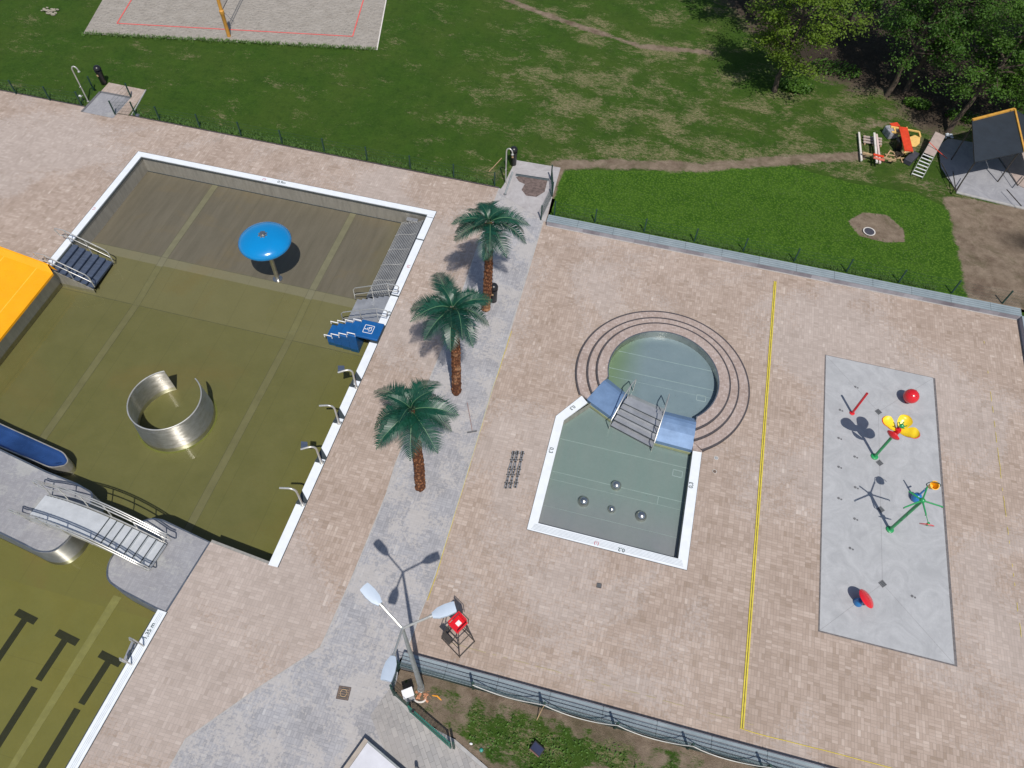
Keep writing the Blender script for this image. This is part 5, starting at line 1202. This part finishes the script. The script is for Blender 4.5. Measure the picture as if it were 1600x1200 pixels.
cover(537, 1083, 'rusty square manhole cover with round pattern set in the grey path', .42, None, 'manhole cover', 'manhole_cover', 6, 'rust')
v = G(537, 1083); m = MB(); m.tube([(v.x + .12 * math.cos(a), v.y + .12 * math.sin(a), .020) for a in np.linspace(0, 2 * math.pi, 21)[:-1]], .012, 4, True); o = m.build('round_pattern', 'wood', bpy.data.objects['manhole_cover'])
cover(936, 915, 'small dark square drain cover alone on the brown terrace below the paddling pool', .17, rz=4)
cover(1119, 716, 'pale round cap, upper of two beside the paddling pool', r=.075, mm_='concrete', ring=.02, cat='ground cap', nm='ground_cap')
cover(1116.5, 737, 'dark brown round cap, lower of two beside the paddling pool', r=.075, mm_='rust', ring=.02, cat='ground cap', nm='ground_cap')
cover(1358, 362, 'round dark manhole with pale ring in a bare earth patch of the clover lawn', r=.26, cat='manhole cover', nm='manhole_cover', ring=.06, mm_='darkcap', z=.16)
cover(1600, 457, 'dark round manhole with pale ring cut by the right edge of the photo', r=.34, cat='manhole cover', nm='manhole_cover', ring=.07, mm_='darkcap', z=.16)
v = G(629, 1121); 
# rake
v = G(738, 674); t = thing('floor_squeegee', 'wide squeegee with long thin pole lying on the grey path right of the nearest palm', 'squeegee', v)
m = MB(); m.tube([G(738, 673, .04), G(734, 650, .05), G(730, 629, .04)], .014, 6); m.build('pole', 'brownpole', t, True)
m = MB(); m.bar(G(730, 675.5, .03), G(745, 673, .03), .05, .05); m.build('head', 'grate', t); m = MB(); m.bar(G(730, 676.5, .012), G(745, 674, .012), .015, .03); m.build('rubber_blade', 'blackrub', t)
# metal strips
for i, (a, b, lab) in enumerate((((803, 705), (790, 763), 'left'), ((809, 704.5), (797, 763), 'middle'), ((817, 705), (805, 762), 'right'))):
    A, B = G(*a, .07), G(*b, .07); t = thing('steel_profile', lab + ' one of three knobbly steel profiles lying side by side on the terrace', 'steel profile', A, 'steel profiles lying on the terrace')
    d = (B - A); L = d.length; d.normalize(); s = Vector((-d.y, d.x, 0))
    m = MB()
    for o in (-.05, .05): m.tube([A + s * o, A.lerp(B, .3) + s * o * .5, A.lerp(B, .5) + s * o * 1.1, A.lerp(B, .72) + s * o * .5, B + s * o], .022, 6)
    m.build('side_tube', 'tread', t, True)
    m = MB()
    for q in (.02, .10, .18, .30, .44, .58, .70, .80, .90, .98): m.ball(A.lerp(B, q), .052, 1, 1, .8, 8); 
    for q in (.06, .24, .5, .64, .86): m.bar(A.lerp(B, q) - s * .09, A.lerp(B, q) + s * .09, .03, .04)
    m.build('knob', 'dkmetal', t, True)
# bins
def bin_(px_, py_, lab, rz=0):
    v = G(px_, py_); t = thing('litter_bin', lab, 'litter bin', v, 'black litter bins by the paths'); M_ = Matrix.Translation(v) @ Matrix.Rotation(R_(rz), 4, 'Z')
    m = MB(); m.lathe([(.15, 0), (.17, .03), (.19, .80), (.21, .82), (.21, .88)], v, 20); m.build('body', 'blackrub', t, True)
    m = MB(); m.lathe([(.22, .98), (.22, 1.02), (.18, 1.12), (.10, 1.18), (.01, 1.20)], v, 20); m.build('hood', 'blackrub', t, True)
    m = MB()
    for a in (.4, 2.5, 4.6): m.tube([v + Vector((.19 * math.cos(a), .19 * math.sin(a), .85)), v + Vector((.19 * math.cos(a), .19 * math.sin(a), 1.0))], .02, 6)
    m.build('hood_support', 'blackrub', t); m = MB(); m.box(-.05, .05, -.225, -.205, .62, .72, M_); m.build('sticker', 'wood', t)
bin_(163, 131, 'black litter bin at the far corner of the left shower pad'); bin_(802, 257, 'black litter bin behind the shower of the right pad by the palms'); bin_(771, 470, 'black litter bin half hidden behind the trunk of the uppermost palm')
# showers
def shower(px_, py_, lab, H, out):
    v = G(px_, py_); t = thing('outdoor_shower', lab, 'shower', v); m = MB(); o = Vector(out)
    pts = [v, v + Vector((0, 0, H))] + [v + Vector((0, 0, H)) + o * (.5 - .5 * math.cos(a)) + Vector((0, 0, .24 * math.sin(a))) for a in [math.pi * k / 8 for k in range(1, 9)]]
    m.tube(pts, .036, 8); m.build('pipe', 'rail', t, True); e = pts[-1]; m = MB(); m.lathe([(.03, 0), (.08, -.06), (.08, -.08)], e, 12); m.build('shower_head', 'rail', t, True)
    m = MB(); m.lathe([(.07, 0.01), (.07, .04)], v, 12); m.build('base_plate', 'rail', t); m = MB(); m.lathe([(.04, 0), (.04, .08)], v + Vector((0.0, 0, 1.0)), 8, Matrix.Rotation(R_(90), 3, 'X')); m.build('push_button', 'rail', t)
shower(138, 159, 'tall hooked steel shower at the left pad on the far lawn edge', 2.05, (.34, .05, 0)); shower(790, 287, 'tall hooked steel shower pipe at the pad beside the uppermost palm', 2.15, (.34, -.05, 0))
t = thing('foot_tap', 'small pale foot wash tap on a fence post beside the left shower', 'tap', G(129, 152)); v = G(128, 160); m = MB(); m.ball(v + Vector((0, .1, .35)), .09, 1.1, .8, .8, 10); m.build('tap_body', 'white', t, True); m = MB(); m.tube([v + Vector((.0, .1, .0)), v + Vector((0, .1, .4)), v + Vector((.2, .1, .42))], .02, 6); m.build('tap_pipe', 'rail', t)
v = G(215, 180, .05); m = MB(); m.ball(v, .12, 1.1, 1, .6, 10); tag(m.build('rock', simple('dark_blue_stone', (.07, .08, .11), .7), None, True), 'small dark blue-grey stone by the fence post right of the left shower pad', 'stone')
v = G(76, 17, .1); m = MB(); 
for k in range(24): m.ball(v + Vector((random.uniform(-.5, .5), random.uniform(-.3, .3), random.uniform(-.05, .05))), random.uniform(.05, .13), 1.5, .9, .5, 6)
tag(m.build('leaf_litter', simple('pale_dry_litter', (.30, .27, .21), .9)), 'pale heap of dry litter in the lawn at the upper left', 'litter heap')
# shower pads
S1 = [(-32.5, 33.2), (-30.05, 33.16), (-29.8, 30.76), (-32.45, 30.76)]; S1b = [(-32.48, 32.24), (-30.50, 32.25), (-30.50, 30.27), (-32.49, 30.29)]
struct(region('shower_pad', S1, [S1b], .016, 'brown')); struct(region('shower_tray', S1b, [], .018, 'pad'))
m = MB()
for a, b in ((S1b[3], S1b[0]), (S1b[0], S1b[1])): m.bar((*a, .02), (*b, .02), .14, .02)
struct(m.build('shower_drain', 'grate')); kerb('pad_kerb', [S1[1], (-29.62, 30.8)], h=.05); 
S2 = [(-7.40, 33.22), (-4.85, 33.30), (-4.72, 28.9), (-7.68, 30.4), (-7.55, 31.0)]
struct(region('shower_pad', S2, [], .016, 'conc3'))
ex = [G2(*p) for p in ((806, 277), (820, 274), (856, 280), (851, 300), (838, 308), (822, 306), (815, 297), (820, 288), (811, 284))]
m = MB(); m.prism(ex, .0, .026); o = struct(m.build('soil_patch', simple('dark_soil', (.13, .095, .085), .95, 0, .45, 6, bump=.8)))
t = thing('steel_channel', 'low grey-blue steel trough lying across the right shower pad', 'trough', G(835, 280)); m = MB(); A, B = G(806, 273, .06), G(858, 281, .06); m.bar(A, B, .10, .09); m.build('channel_body', simple('blue_grey_metal', (.20, .24, .26), .4, .5), t); m = MB(); m.bar(A + Vector((0, 0, .05)), B + Vector((0, 0, .05)), .05, .012); m.build('channel_slot', 'slot', t)
t = thing('shade_pole', 'slim grey pole leaning beside the shower on the right pad', 'pole', G(789, 304)); m = MB(); m.tube([G(789, 304), G(801, 269, .35)], .05, 8); m.build('pole', 'lampgrey', t, True); m = MB(); m.lathe([(.09, 0), (.09, .04)], G(789, 304), 10); m.build('foot', 'grate', t)
cord([(784, 247), (770, 262), (764, 268)], 'thin tan hose on the grass left of the right shower', .02, 'wood', 'hose', 'hose', .1)
# white platform and bollard at the bottom edge
A, B, Cc_ = Vector(G2(570, 1153, .35)), Vector(G2(632, 1206, .35)), Vector(G2(532, 1206, .35))
u1 = (B - A).normalized(); u2 = (Cc_ - A).normalized(); t = thing('covered_platform', 'low white topped platform with tan timber edge at the bottom of the photo', 'platform', (A.x, A.y, 0))
pl = [A, A + u1 * 4, A + u1 * 4 + u2 * 4, A + u2 * 4]; m = MB(); m.prism([A + u1 * .03 + u2 * .03, A + u1 * 3.9 + u2 * .03, A + u1 * 3.9 + u2 * 3.9, A + u1 * .03 + u2 * 3.9], 0, .30); m.build('body', 'conc2', t)
m = MB(); m.prism([A + u1 * .16 + u2 * .06, A + u1 * 4 + u2 * .06, A + u1 * 4 + u2 * 4, A + u1 * .16 + u2 * 4], .30, .34); m.build('top_sheet', simple('white_sheet', (.56, .56, .60), .6, 0, .08, 2), t)
m = MB(); m.prism([A, A + u1 * .15, A + u1 * .15 + u2 * 4, A + u2 * 4], .0, .36); m.build('timber_edge', simple('tan_timber', (.36, .31, .26), .8), t)
m = MB(); m.prism([A + u1 * .15, A + u1 * 4, A + u1 * 4 + u2 * .055, A + u1 * .15 + u2 * .055], .0, .37); m.build('dark_edge', 'lampgrey', t)
m = MB(); m.lathe([(.04, 0), (.04, .03)], (Vector(A).x + (u1 * .07 + u2 * 1.35).x, A.y + (u1 * .07 + u2 * 1.35).y, .36), 10); m.build('bolt', 'slot', t)
v = G(652, 1203); t = thing('bollard', 'small dark rounded bollard at the bottom edge of the photo', 'bollard', v); m = MB(); m.lathe([(.06, 0), (.06, .38), (.05, .44), (.01, .46)], v, 14); m.build('post', 'grate', t, True); m = MB(); m.lathe([(.09, 0.01), (.09, .035)], v, 14); m.build('foot', 'grate', t)

# ================================================================ VOLLEYBALL
tp = thing('court_lines', 'red tape outline of the court lying on the sand', 'court lines', (-28, 41, 0)); c0, c1 = Vector((-35.31, 39.06)), Vector((-20.37, 41.94)); cd = Vector((-.137, .99)).normalized() * 12
c0 = Vector((-35.3, 38.9)); c1 = Vector((-20.4, 41.9)); cn = Vector((-(c1 - c0).y, (c1 - c0).x)).normalized() * 9
for a, b in ((c0, c1), (c1, c1 + cn), (c0, c0 + cn)): m = MB(); m.bar((a.x, a.y, .03), (b.x, b.y, .03), .07, .006); m.build('tape', 'courttape', tp)
v = G(358, 57); t = thing('volleyball_post', 'orange padded net post at the near side of the sand court', 'net post', v)
m = MB(); m.lathe([(.11, 0), (.12, .06), (.12, 1.45), (.15, 1.5), (.15, 1.72), (.11, 1.76), (.11, 2.6)], v, 16, jit=.03); m.build('padding', 'pad_or', t, True); m = MB(); m.tube([v + Vector((0, 0, 2.5)), v + Vector((0, 0, 2.9))], .05, 8); m.build('pole', 'rail', t)
m = MB(); m.tube([v + Vector((.03, .10, 2.62)), v + Vector((-1.5, 8.2, 2.55))], .02, 5); m.tube([v + Vector((.03, .10, 1.72)), v + Vector((-1.5, 8.2, 1.70))], .02, 5)
for k in range(1, 60): q = k / 60; a = v + Vector((.03 - 1.53 * q, .10 + 8.1 * q, 0)); m.bar(a + Vector((0, 0, 1.72)), a + Vector((0, 0, 2.6)), .006)
o = m.build('net', 'blackrub'); tag(o, 'dark volleyball net stretched over the sand court from the orange post', 'volleyball net')
m = MB(); m.tube([v + Vector((0, .05, 1.7)), G(366, 35, .1)], .012, 5); m.build('guy_rope', 'trough', t)

# ================================================================ TREES
def tree(px_, py_, H, R, zc, lf, lab, seed, lean=(0, 0), nl=5200, ls=.15, squash=1.0, zlow=None):
    rnd = random.Random(seed); b = G(px_, py_) if py_ is not None else Vector((px_[0], px_[1], 0)); t = thing('tree', lab, 'tree', b, 'trees beyond the lawn')
    topc = b + Vector((lean[0], lean[1], H * .8)); m = MB(); path = [b + Vector((0, 0, -.05))] + [b.lerp(topc, q) + Vector((rnd.uniform(-.12, .12), rnd.uniform(-.12, .12), 0)) for q in (.12, .25, .4, .55, .7, .85)] + [topc]
    m.tube(path, .11 + H * .006, 9, r1=.03); limbs = []
    zc0 = zlow if zlow is not None else zc - R * squash * 1.1
    for k in range(26):
        q = rnd.uniform(.25, .92); i = int(q * (len(path) - 1)); s = path[i].lerp(path[i + 1], q * (len(path) - 1) - i); a = rnd.uniform(0, 2 * math.pi)
        if s.z < zc0 - .4: s = path[3].copy()
        el = rnd.uniform(-.15, .75); L = R * rnd.uniform(.65, 1.05) * (1.0 if q < .7 else .7); d = Vector((math.cos(a) * math.cos(el), math.sin(a) * math.cos(el), math.sin(el))); e = s + d * L
        mid = s.lerp(e, .5) + Vector((0, 0, .12 * L)); m.tube([s, mid, e], .07, 5, r1=.012); limbs.append((s, mid, e))
    m.build('trunk', 'bark', t, True)
    # leaf sprays grouped on the limbs and shell
    cl = []
    for s, mid, e in limbs:
        for k in range(4): q = rnd.uniform(.35, 1.1); p = (s.lerp(mid, q * 2) if q < .5 else mid.lerp(e, min(1.1, q * 2 - 1))); cl.append(p)
    C0 = Vector((b.x + lean[0] * .7, b.y + lean[1] * .7, zc))
    while len(cl) < 165:
        a, u, r = rnd.uniform(0, 2 * math.pi), rnd.uniform(-1, 1), rnd.uniform(.45, 1.0) ** .6; h = math.sqrt(1 - u * u)
        lob = 1 + .22 * math.sin(3 * a + seed) + .14 * math.sin(5 * a + 2 * seed + 3 * u)
        p = C0 + Vector((math.cos(a) * h * R * r * lob, math.sin(a) * h * R * r * lob, u * R * squash * r * 1.15))
        if p.z < zc0 or noise.noise(p * .42 + Vector((seed, 0, 0))) < -.14: continue
        cl.append(p)
    n_per = int(nl * 1.7) // len(cl); V = []; F = []
    for p in cl:
        rr = rnd.uniform(.28, .62); dr = Vector((p.x - C0.x, p.y - C0.y, 0)); dr = dr.normalized() if dr.length > .01 else Vector((1, 0, 0))
        for k in range(n_per):
            q = Vector((rnd.gauss(0, 1), rnd.gauss(0, 1), rnd.gauss(0, .42))) * rr * .62; q = q + dr * abs(rnd.gauss(0, .25)) - Vector((0, 0, .25 * q.length)); c = p + q
            nrm = Vector((rnd.gauss(0, .5), rnd.gauss(0, .5), 1)).normalized(); u1_ = nrm.orthogonal().normalized(); u1_.rotate(Matrix.Rotation(rnd.uniform(0, 6.3), 3, nrm)); u2_ = nrm.cross(u1_); s = ls * .72 * rnd.uniform(.5, 1.4)
            o = len(V); V += [c - u1_ * s * .6, c + u2_ * s * .34 - nrm * s * .08, c + u1_ * s * .6, c - u2_ * s * .34 - nrm * s * .08]; F.append((o, o + 1, o + 2, o + 3))
    me = bpy.data.meshes.new('crown'); me.from_pydata([q - b for q in V], [], F); me.materials.append(mat[lf]); me.update(); o = bpy.data.objects.new('crown', me); C.objects.link(o); o.parent = t
    return t
tree(1210, 143, 9.6, 2.7, 5.9, 'leaf_lime', 'yellow-green tree standing alone at the left of the tree group', 1, (.2, .5), 9000, .17, 1.25, 2.0)
tree(1385, 150, 9.5, 2.5, 5.6, 'leaf_dark', 'dark green tree with the thinner leaning trunk behind the board stack', 2, (.7, .9), 8000, .16, 1.25, 2.6)
tree(1414, 145, 10.5, 2.6, 6.8, 'leaf_dark', 'dark green tree directly right of the thin leaning trunk', 3, (.9, 1.3), 8000, .16, 1.2, 3.0)
tree(1480, 207, 9.0, 2.3, 5.0, 'leaf_mid', 'mid green tree whose bare trunk rises left of the blue shelter roof', 4, (1.9, 2.1), 8000, .16, 1.1, 2.8)
tree((20.6, 45.2), None, 9.5, 2.9, 5.0, 'leaf_mid', 'mid green tree spreading over the shelter in the top right corner', 5, (.2, -.2), 9000, .17, 1.0, 2.0)
tree((24.5, 41.5), None, 9.5, 2.6, 5.2, 'leaf_dark', 'dark tree at the right border behind the shelter', 6, (-.2, .3), 7000, .17, 1.2, 2.2)
tree((4.3, 52.0), None, 10.5, 3.6, 5.6, 'leaf_dark', 'dark tree beyond the top edge, left of the yellow-green tree', 7, (0, 0), 8000, .2, 1.2, 2.2)
tree((10.5, 51.5), None, 11, 3.6, 6, 'leaf_dark', 'dark tree just behind the yellow-green tree at the top edge', 8, (0, 0), 8000, .2, 1.2, 2.6)
tree((16.6, 51.0), None, 11, 3.6, 5.5, 'leaf_dark', 'dark tree behind the two leaning trunks at the top edge', 9, (0, 0), 8000, .2, 1.2, 2.2)
tree((22.5, 50.5), None, 11, 3.6, 5.5, 'leaf_dark', 'dark tree furthest back in the top right corner', 10, (0, 0), 8000, .2, 1.2, 2.0)
# understory
us = MB(); rnd = random.Random(5)
for (cx, cy, r, n) in ((7.6, 44.6, 1.1, 700), (14.9, 45.0, .8, 500), (17.5, 44.5, 1.0, 350), (10, 47.2, 1.6, 500)):
    for k in range(n):
        a = rnd.uniform(0, 6.3); q = r * math.sqrt(rnd.random()); c = Vector((cx + q * math.cos(a), cy + q * .6 * math.sin(a), rnd.uniform(.02, .28))); nrm = Vector((rnd.gauss(0, .6), rnd.gauss(0, .6), 1)).normalized(); u = nrm.orthogonal().normalized(); w2 = nrm.cross(u); s = .10 * rnd.uniform(.6, 1.3); us.add([c - u * s, c + w2 * s * .5, c + u * s, c - w2 * s * .5], [(0, 1, 2, 3)])
tag(us.build('undergrowth', 'leaf_mid'), 'low bright weeds growing round the tree feet', 'undergrowth', kind='stuff')
wd = MB(); rnd = random.Random(9)
for k in range(9000):
    x = rnd.uniform(-4.3, 12); y = rnd.uniform(-1, 5.1)
    if noise.noise(Vector((x * .55, y * .8, 3.0))) + .5 * noise.noise(Vector((x * 2.1, y * 2.1, 8.0))) > -.08 or y < 3.3 - (x + .91) * .6 + .3: continue
    c = Vector((x, y, rnd.uniform(.04, .16) + .2 * min(1, max(0, (y - 3.2) / 2.4)))); nrm = Vector((rnd.gauss(0, .7), rnd.gauss(0, .7), 1)).normalized(); u = nrm.orthogonal().normalized(); u.rotate(Matrix.Rotation(rnd.uniform(0, 6.3), 3, nrm)); w2 = nrm.cross(u); s = .042 * rnd.uniform(.6, 1.5); wd.add([c - u * s, c + w2 * s * .5, c + u * s, c - w2 * s * .5], [(0, 1, 2, 3)])
tag(wd.build('weeds', 'leaf_weed'), 'patchy weeds in the dry yard below the terrace', 'weeds', kind='stuff')

# ================================================================ SHELTER
t = thing('garden_shelter', 'open shelter with dark blue-grey sloping roof and orange timber edges at the right border', 'shelter', (18.2, 39, 0))
q4 = [G(1519, 188, 2.6), G(1585, 171, 2.6), G(1600, 237, 2.2), G(1523, 253, 2.15)]
NW, NE, SE, SW = q4
NWp, NEp, SEp, SWp = NW, NE, SE, SW
m = MB(); th = Vector((0, 0, .06)); m.add([p - th for p in (SW, SE, NE, NW)] + [SW, SE, NE, NW], [(3, 2, 1, 0), (4, 5, 6, 7), (0, 1, 5, 4), (1, 2, 6, 5), (2, 3, 7, 6), (3, 0, 4, 7)]); m.build('roof', 'roofblue', t)
m = MB(); up = Vector((0, 0, .03)); m.bar(NW + up, NE + up, .13, .09); m.bar(NE + up, SE + up, .09, .09); m.build('fascia', 'fascia', t)
SE2 = NE + Vector((2.2, .2, -.9)); SE3 = SE + Vector((2.0, .2, -.7)); m = MB(); m.add([NE + Vector((.06, 0, 0)), SE + Vector((.06, 0, 0)), SE3, SE2], [(0, 1, 2, 3)]); m.build('roof', 'roofblue', t)
for p, h in ((SW, .0), (SE, 0), (NE, 0), (NW, 0)):
    c = (SW + SE + NE + NW) / 4; q = p.lerp(c, .12); m = MB(); m.bar((q.x, q.y, 0), (q.x, q.y, q.z - .02), .05); m.build('post', 'dkmetal', t)
m = MB(); 
for a, b in ((SW, NW), (SW, SE), (SE, NE)): a2, b2 = a.lerp((NE + SW) / 2, .08), b.lerp((NE + SW) / 2, .08); m.bar(a2 - Vector((0, 0, .12)), b2 - Vector((0, 0, .12)), .08)
m.build('beam', 'fascia', t)
sl_ = [G2(*p) for p in ((1466, 228), (1470, 262), (1494, 300), (1596, 325))] + [(26, 37.0), (26, 42.5), (16.6, 42.2)]
struct(region('shelter_slab', sl_, [], .02, 'shelterslab')); kerb('slab_kerb', [G2(1494, 301), G2(1596, 325.5), (26, 36.9)], 'kerb', .14, .05)
fb = thing('metal_frame', 'thin dark steel bars standing on the shelter slab', 'metal frame', G(1494, 300))  # bars of a thin metal frame by the shelter, no railing
for a, b in (((1471, 255), (1494, 300)), ((1489, 268), (1494, 300)), ((1494, 300), (1509, 275)), ((1573, 296), (1596, 322)), ((1560, 246), (1590, 290)), ((1590, 290), (1605, 272))): m = MB(); m.bar(G(*a, .35), G(*b, .35), .035); m.build('frame_bar', 'dkmetal', fb)
m = MB(); q = [G2(1562, 245), G2(1600, 232), (24, 40), (23, 37.6), G2(1590, 290)]; m.prism(q, .02, .06); tag(m.build('plywood_sheet', 'pinkboard'), 'brown weathered plywood sheet lying on the shelter slab', 'plywood sheet')
# ramp ladder
t = thing('ladder_ramp', 'aluminium ladder with a brown board over its upper half, leaning towards the shelter', 'ladder', G(1430, 275)); A0, A1 = G(1424, 273, .1), G(1441, 279, .1); B0, B1 = G(1461, 207, .75), G(1476, 214, .75)
for a, b in ((A0, B0), (A1, B1)): m = MB(); m.bar(a, b, .03, .07); m.build('stile', 'rail', t)
for k in range(8): q = .03 + .075 * k; m = MB(); m.bar(A0.lerp(B0, q), A1.lerp(B1, q), .055, .03); m.build('rung', 'white', t)
m = MB(); u = Vector((0, 0, .05)); a, b, c, d = A0.lerp(B0, .50) + u, A1.lerp(B1, .50) + u, B1 + u, B0 + u; m.add([a, b, c, d] + [p + Vector((0, 0, .02)) for p in (a, b, c, d)], [(3, 2, 1, 0), (4, 5, 6, 7), (0, 1, 5, 4), (1, 2, 6, 5), (2, 3, 7, 6), (3, 0, 4, 7)]); m.build('board', 'pinkboard', t)
for a in (B0, B1): m = MB(); m.bar((a.x, a.y, 0), a, .04); m.build('leg', 'dkmetal', t)
v = G(1480, 214, .1); m = MB(); rnd = random.Random(2)
for k in range(14): m.ball(v + Vector((rnd.uniform(-.22, .22), rnd.uniform(-.18, .18), rnd.uniform(0, .15))), rnd.uniform(.05, .1), 1.3, .9, .7, 6)
tag(m.build('rag_pile', simple('pale_rags', (.42, .46, .50), .8, 0, .3, 9)), 'pale crumpled rags at the top end of the ladder', 'rags')
m = MB(); m.tube([G(1452, 222, .85), G(1465, 235, .6), G(1480, 248, .15)], .018, 5); tag(m.build('cord', 'redpaint', None, True), 'dark red cord draped over the board of the ladder', 'cord')
# boards and trestles
def plank(a, b, w_, z, lab, mm_, nm='plank', cat='plank', h=.04, grp=None, z2=None):
    m = MB(); m.bar(G(*a, z), G(*b, z if z2 is None else z2), w_, h); return tag(m.build(nm, mm_), lab, cat, grp)
plank((1342, 207), (1346, 251), .10, .16, 'white painted beam, leftmost of the beams laid beside the clover lawn', 'paleboard', 'beam', 'beam', .08)
plank((1366, 208), (1370, 254), .11, .42, 'left one of two pale beams lying close together over the pallet boards', 'paleboard', 'beam', 'beam', .08)
plank((1369.5, 210), (1375, 255), .11, .42, 'right, slightly pinkish one of two pale beams lying close together', 'pinkpale', 'beam', 'beam', .08)
t = thing('pallet', 'weathered board pallet under the pale beams', 'pallet', G(1362, 218))
for k in range(3): a = (1349, 213 + 4.2 * k); b = (1378, 217 + 4.2 * k); m = MB(); m.bar(G(*a, .14), G(*b, .14), .15, .03); m.build('board', 'pinkboard', t)
for x in (1351, 1364, 1376): m = MB(); m.bar(G(x, 212 + (x - 1351) * .16, .06), G(x, 226 + (x - 1351) * .12, .06), .08, .08); m.build('bearer', 'wood', t)
t = thing('trestle', 'low wooden trestle carrying the lower ends of the pale beams', 'trestle', G(1375, 244)); m = MB(); m.bar(G(1348, 239, .36), G(1400, 251, .36), .09, .09); m.build('top_rail', 'wood', t)
for x, y in ((1350, 242), (1356, 240), (1396, 252), (1392, 247)): m = MB(); m.bar(G(x, y, 0), G(x, y - 1, .33), .06); m.build('leg', 'wood', t)
for k, (a, b, lab) in enumerate((((1365, 241), (1381, 245), 'upper red board resting across the two pale beams'), ((1365, 246), (1382, 250.5), 'lower salmon red board resting across the two pale beams'))): plank(a, b, .17, .49, lab, 'redpaint' if k == 0 else 'salmon', 'board', 'board', .025)
t = thing('wooden_table', 'red topped wooden work table beside the ladder', 'table', G(1415, 225)); m = MB(); m.bar(G(1411, 199, .78), G(1420, 236, .78), .48, .05); m.build('table_top', 'redpaint', t)
for x, y in ((1406, 201), (1417, 199), (1414, 238), (1426, 236)): m = MB(); m.bar(G(x, y + 3, 0), G(x, y, .75), .07); m.build('leg', 'yelwood', t)
m = MB(); m.bar(G(1408, 201, .7), G(1413, 236, .7), .05, .12); m.build('apron', 'yelwood', t)
t = thing('timber_frame', 'yellow raw timber frame standing between the wrapped stack and the red table', 'timber frame', G(1415, 205))
for a, b, z in (((1392, 198), (1436, 206), .55), ((1393, 206), (1412, 209), .5), ((1436, 206), (1438, 214), .5), ((1397, 200), (1399, 206), .5)): m = MB(); m.bar(G(*a, z), G(*b, z), .09, .07); m.build('rail', 'yelwood', t)
for x, y in ((1393, 200), (1436, 208)): m = MB(); m.bar(G(x, y + 6, 0), G(x, y, .5), .07); m.build('leg', 'yelwood', t)
m = MB(); m.prism([G2(*p, .5) for p in ((1421, 214), (1430, 211), (1438, 215), (1437, 224), (1431, 229), (1422, 228))], .46, .50); tag(m.build('table_top', 'yelwood'), 'pale yellow eight-sided board propped on trestles right of the red table', 'board')
m = MB(); m.bar(G(1430, 222, 0), G(1430, 220, .46), .12); m.bar(G(1424, 224, 0), G(1424, 222, .46), .08); o = tag(m.build('support_block', 'wood'), 'wooden support blocks under the yellow eight-sided board', 'support')
t = thing('wrapped_stack', 'stack of goods wrapped in grey film with a red board on top', 'wrapped stack', G(1390, 212)); M_ = Matrix.Translation(G(1388, 210)) @ Matrix.Rotation(R_(28), 4, 'Z'); m = MB(); m.box(-.32, .30, -.45, .25, 0, .5, M_); o = m.build('wrapped_body', 'film', t, bevel=.06)
m = MB(); m.box(.0, .5, -.02, .32, .5, .54, M_); m.build('red_board', 'redpaint', t)
m = MB(); m.lathe([(.28, 0), (.30, .5), (.30, .62), (.27, .64)], G(1402, 232), 16); tag(m.build('barrel', 'blackrub', None, True), 'black open barrel between the pallet and the red table', 'barrel')
m = MB(); Mx = Matrix.Translation(G(1422, 250)) @ Matrix.Rotation(R_(-28), 4, 'Z'); m.box(-.22, .22, -.55, .5, .0, .30, Mx); tag(m.build('dark_crate', 'darkcap', bevel=.03), 'dark flat crate lying left of the ladder foot', 'crate')
t = thing('scrap_heap', 'offcuts of raw timber on the bare ground below the red table', 'timber offcuts', G(1398, 243)); rnd = random.Random(8)
for k in range(14): a = rnd.uniform(0, 3.1); c = G(rnd.uniform(1384, 1418), rnd.uniform(236, 252), .04 + .02 * (k % 3)); d = Vector((math.cos(a), math.sin(a), 0)) * rnd.uniform(.12, .4); m = MB(); m.bar(c - d, c + d, .07, .04); m.build('offcut', 'wood', t)

# ================================================================ GRASS TUFTS along the edges
gr = MB(); rnd = random.Random(11)
def tuft(x, y, z, s):
    for k in range(4):
        a = rnd.uniform(0, 6.3); d = Vector((math.cos(a), math.sin(a), 0)) * s * rnd.uniform(.4, 1.1); w_ = Vector((-d.y, d.x, 0)).normalized() * .018; b = Vector((x, y, z)); gr.add([b - w_, b + w_, b + d + Vector((0, 0, s * rnd.uniform(.5, 1.1)))], [(0, 1, 2)])
for k in range(2600):
    x = rnd.uniform(-40, -8)
    if not -32.7 < x < -29.6: tuft(x, 30.82 + abs(rnd.gauss(0, .22)), .0, .14)
for k in range(1500): tuft(rnd.uniform(-4.0, 15), 29.3 + abs(rnd.gauss(0, .15)), .22, .15)
for k in range(900):
    q = rnd.random(); s = rnd.choice((-1, 1)); p = Vector(court[0]).lerp(Vector(court[1]), q); tuft(p.x + rnd.gauss(0, .08), p.y + rnd.gauss(0, .10), .0, .17)
for k in range(2500):
    x = rnd.uniform(-4, 15); y = rnd.uniform(29.4, 36.6)
    if in_poly(np.array(x), np.array(y), clov) and not in_poly(np.array(x), np.array(y), pit): tuft(x, y, float(lawn_z(np.array(x), np.array(y))), .06)
tag(gr.build('grass', 'leaf_weed'), 'longer grass tufts along the lawn edges and in the clover', 'grass', kind='stuff')

# ================================================================ FINISH
sc.render.engine = 'CYCLES'
cy_ = sc.cycles; cy_.max_bounces = 6; cy_.diffuse_bounces = 3; cy_.glossy_bounces = 3; cy_.transmission_bounces = 3; cy_.transparent_max_bounces = 6
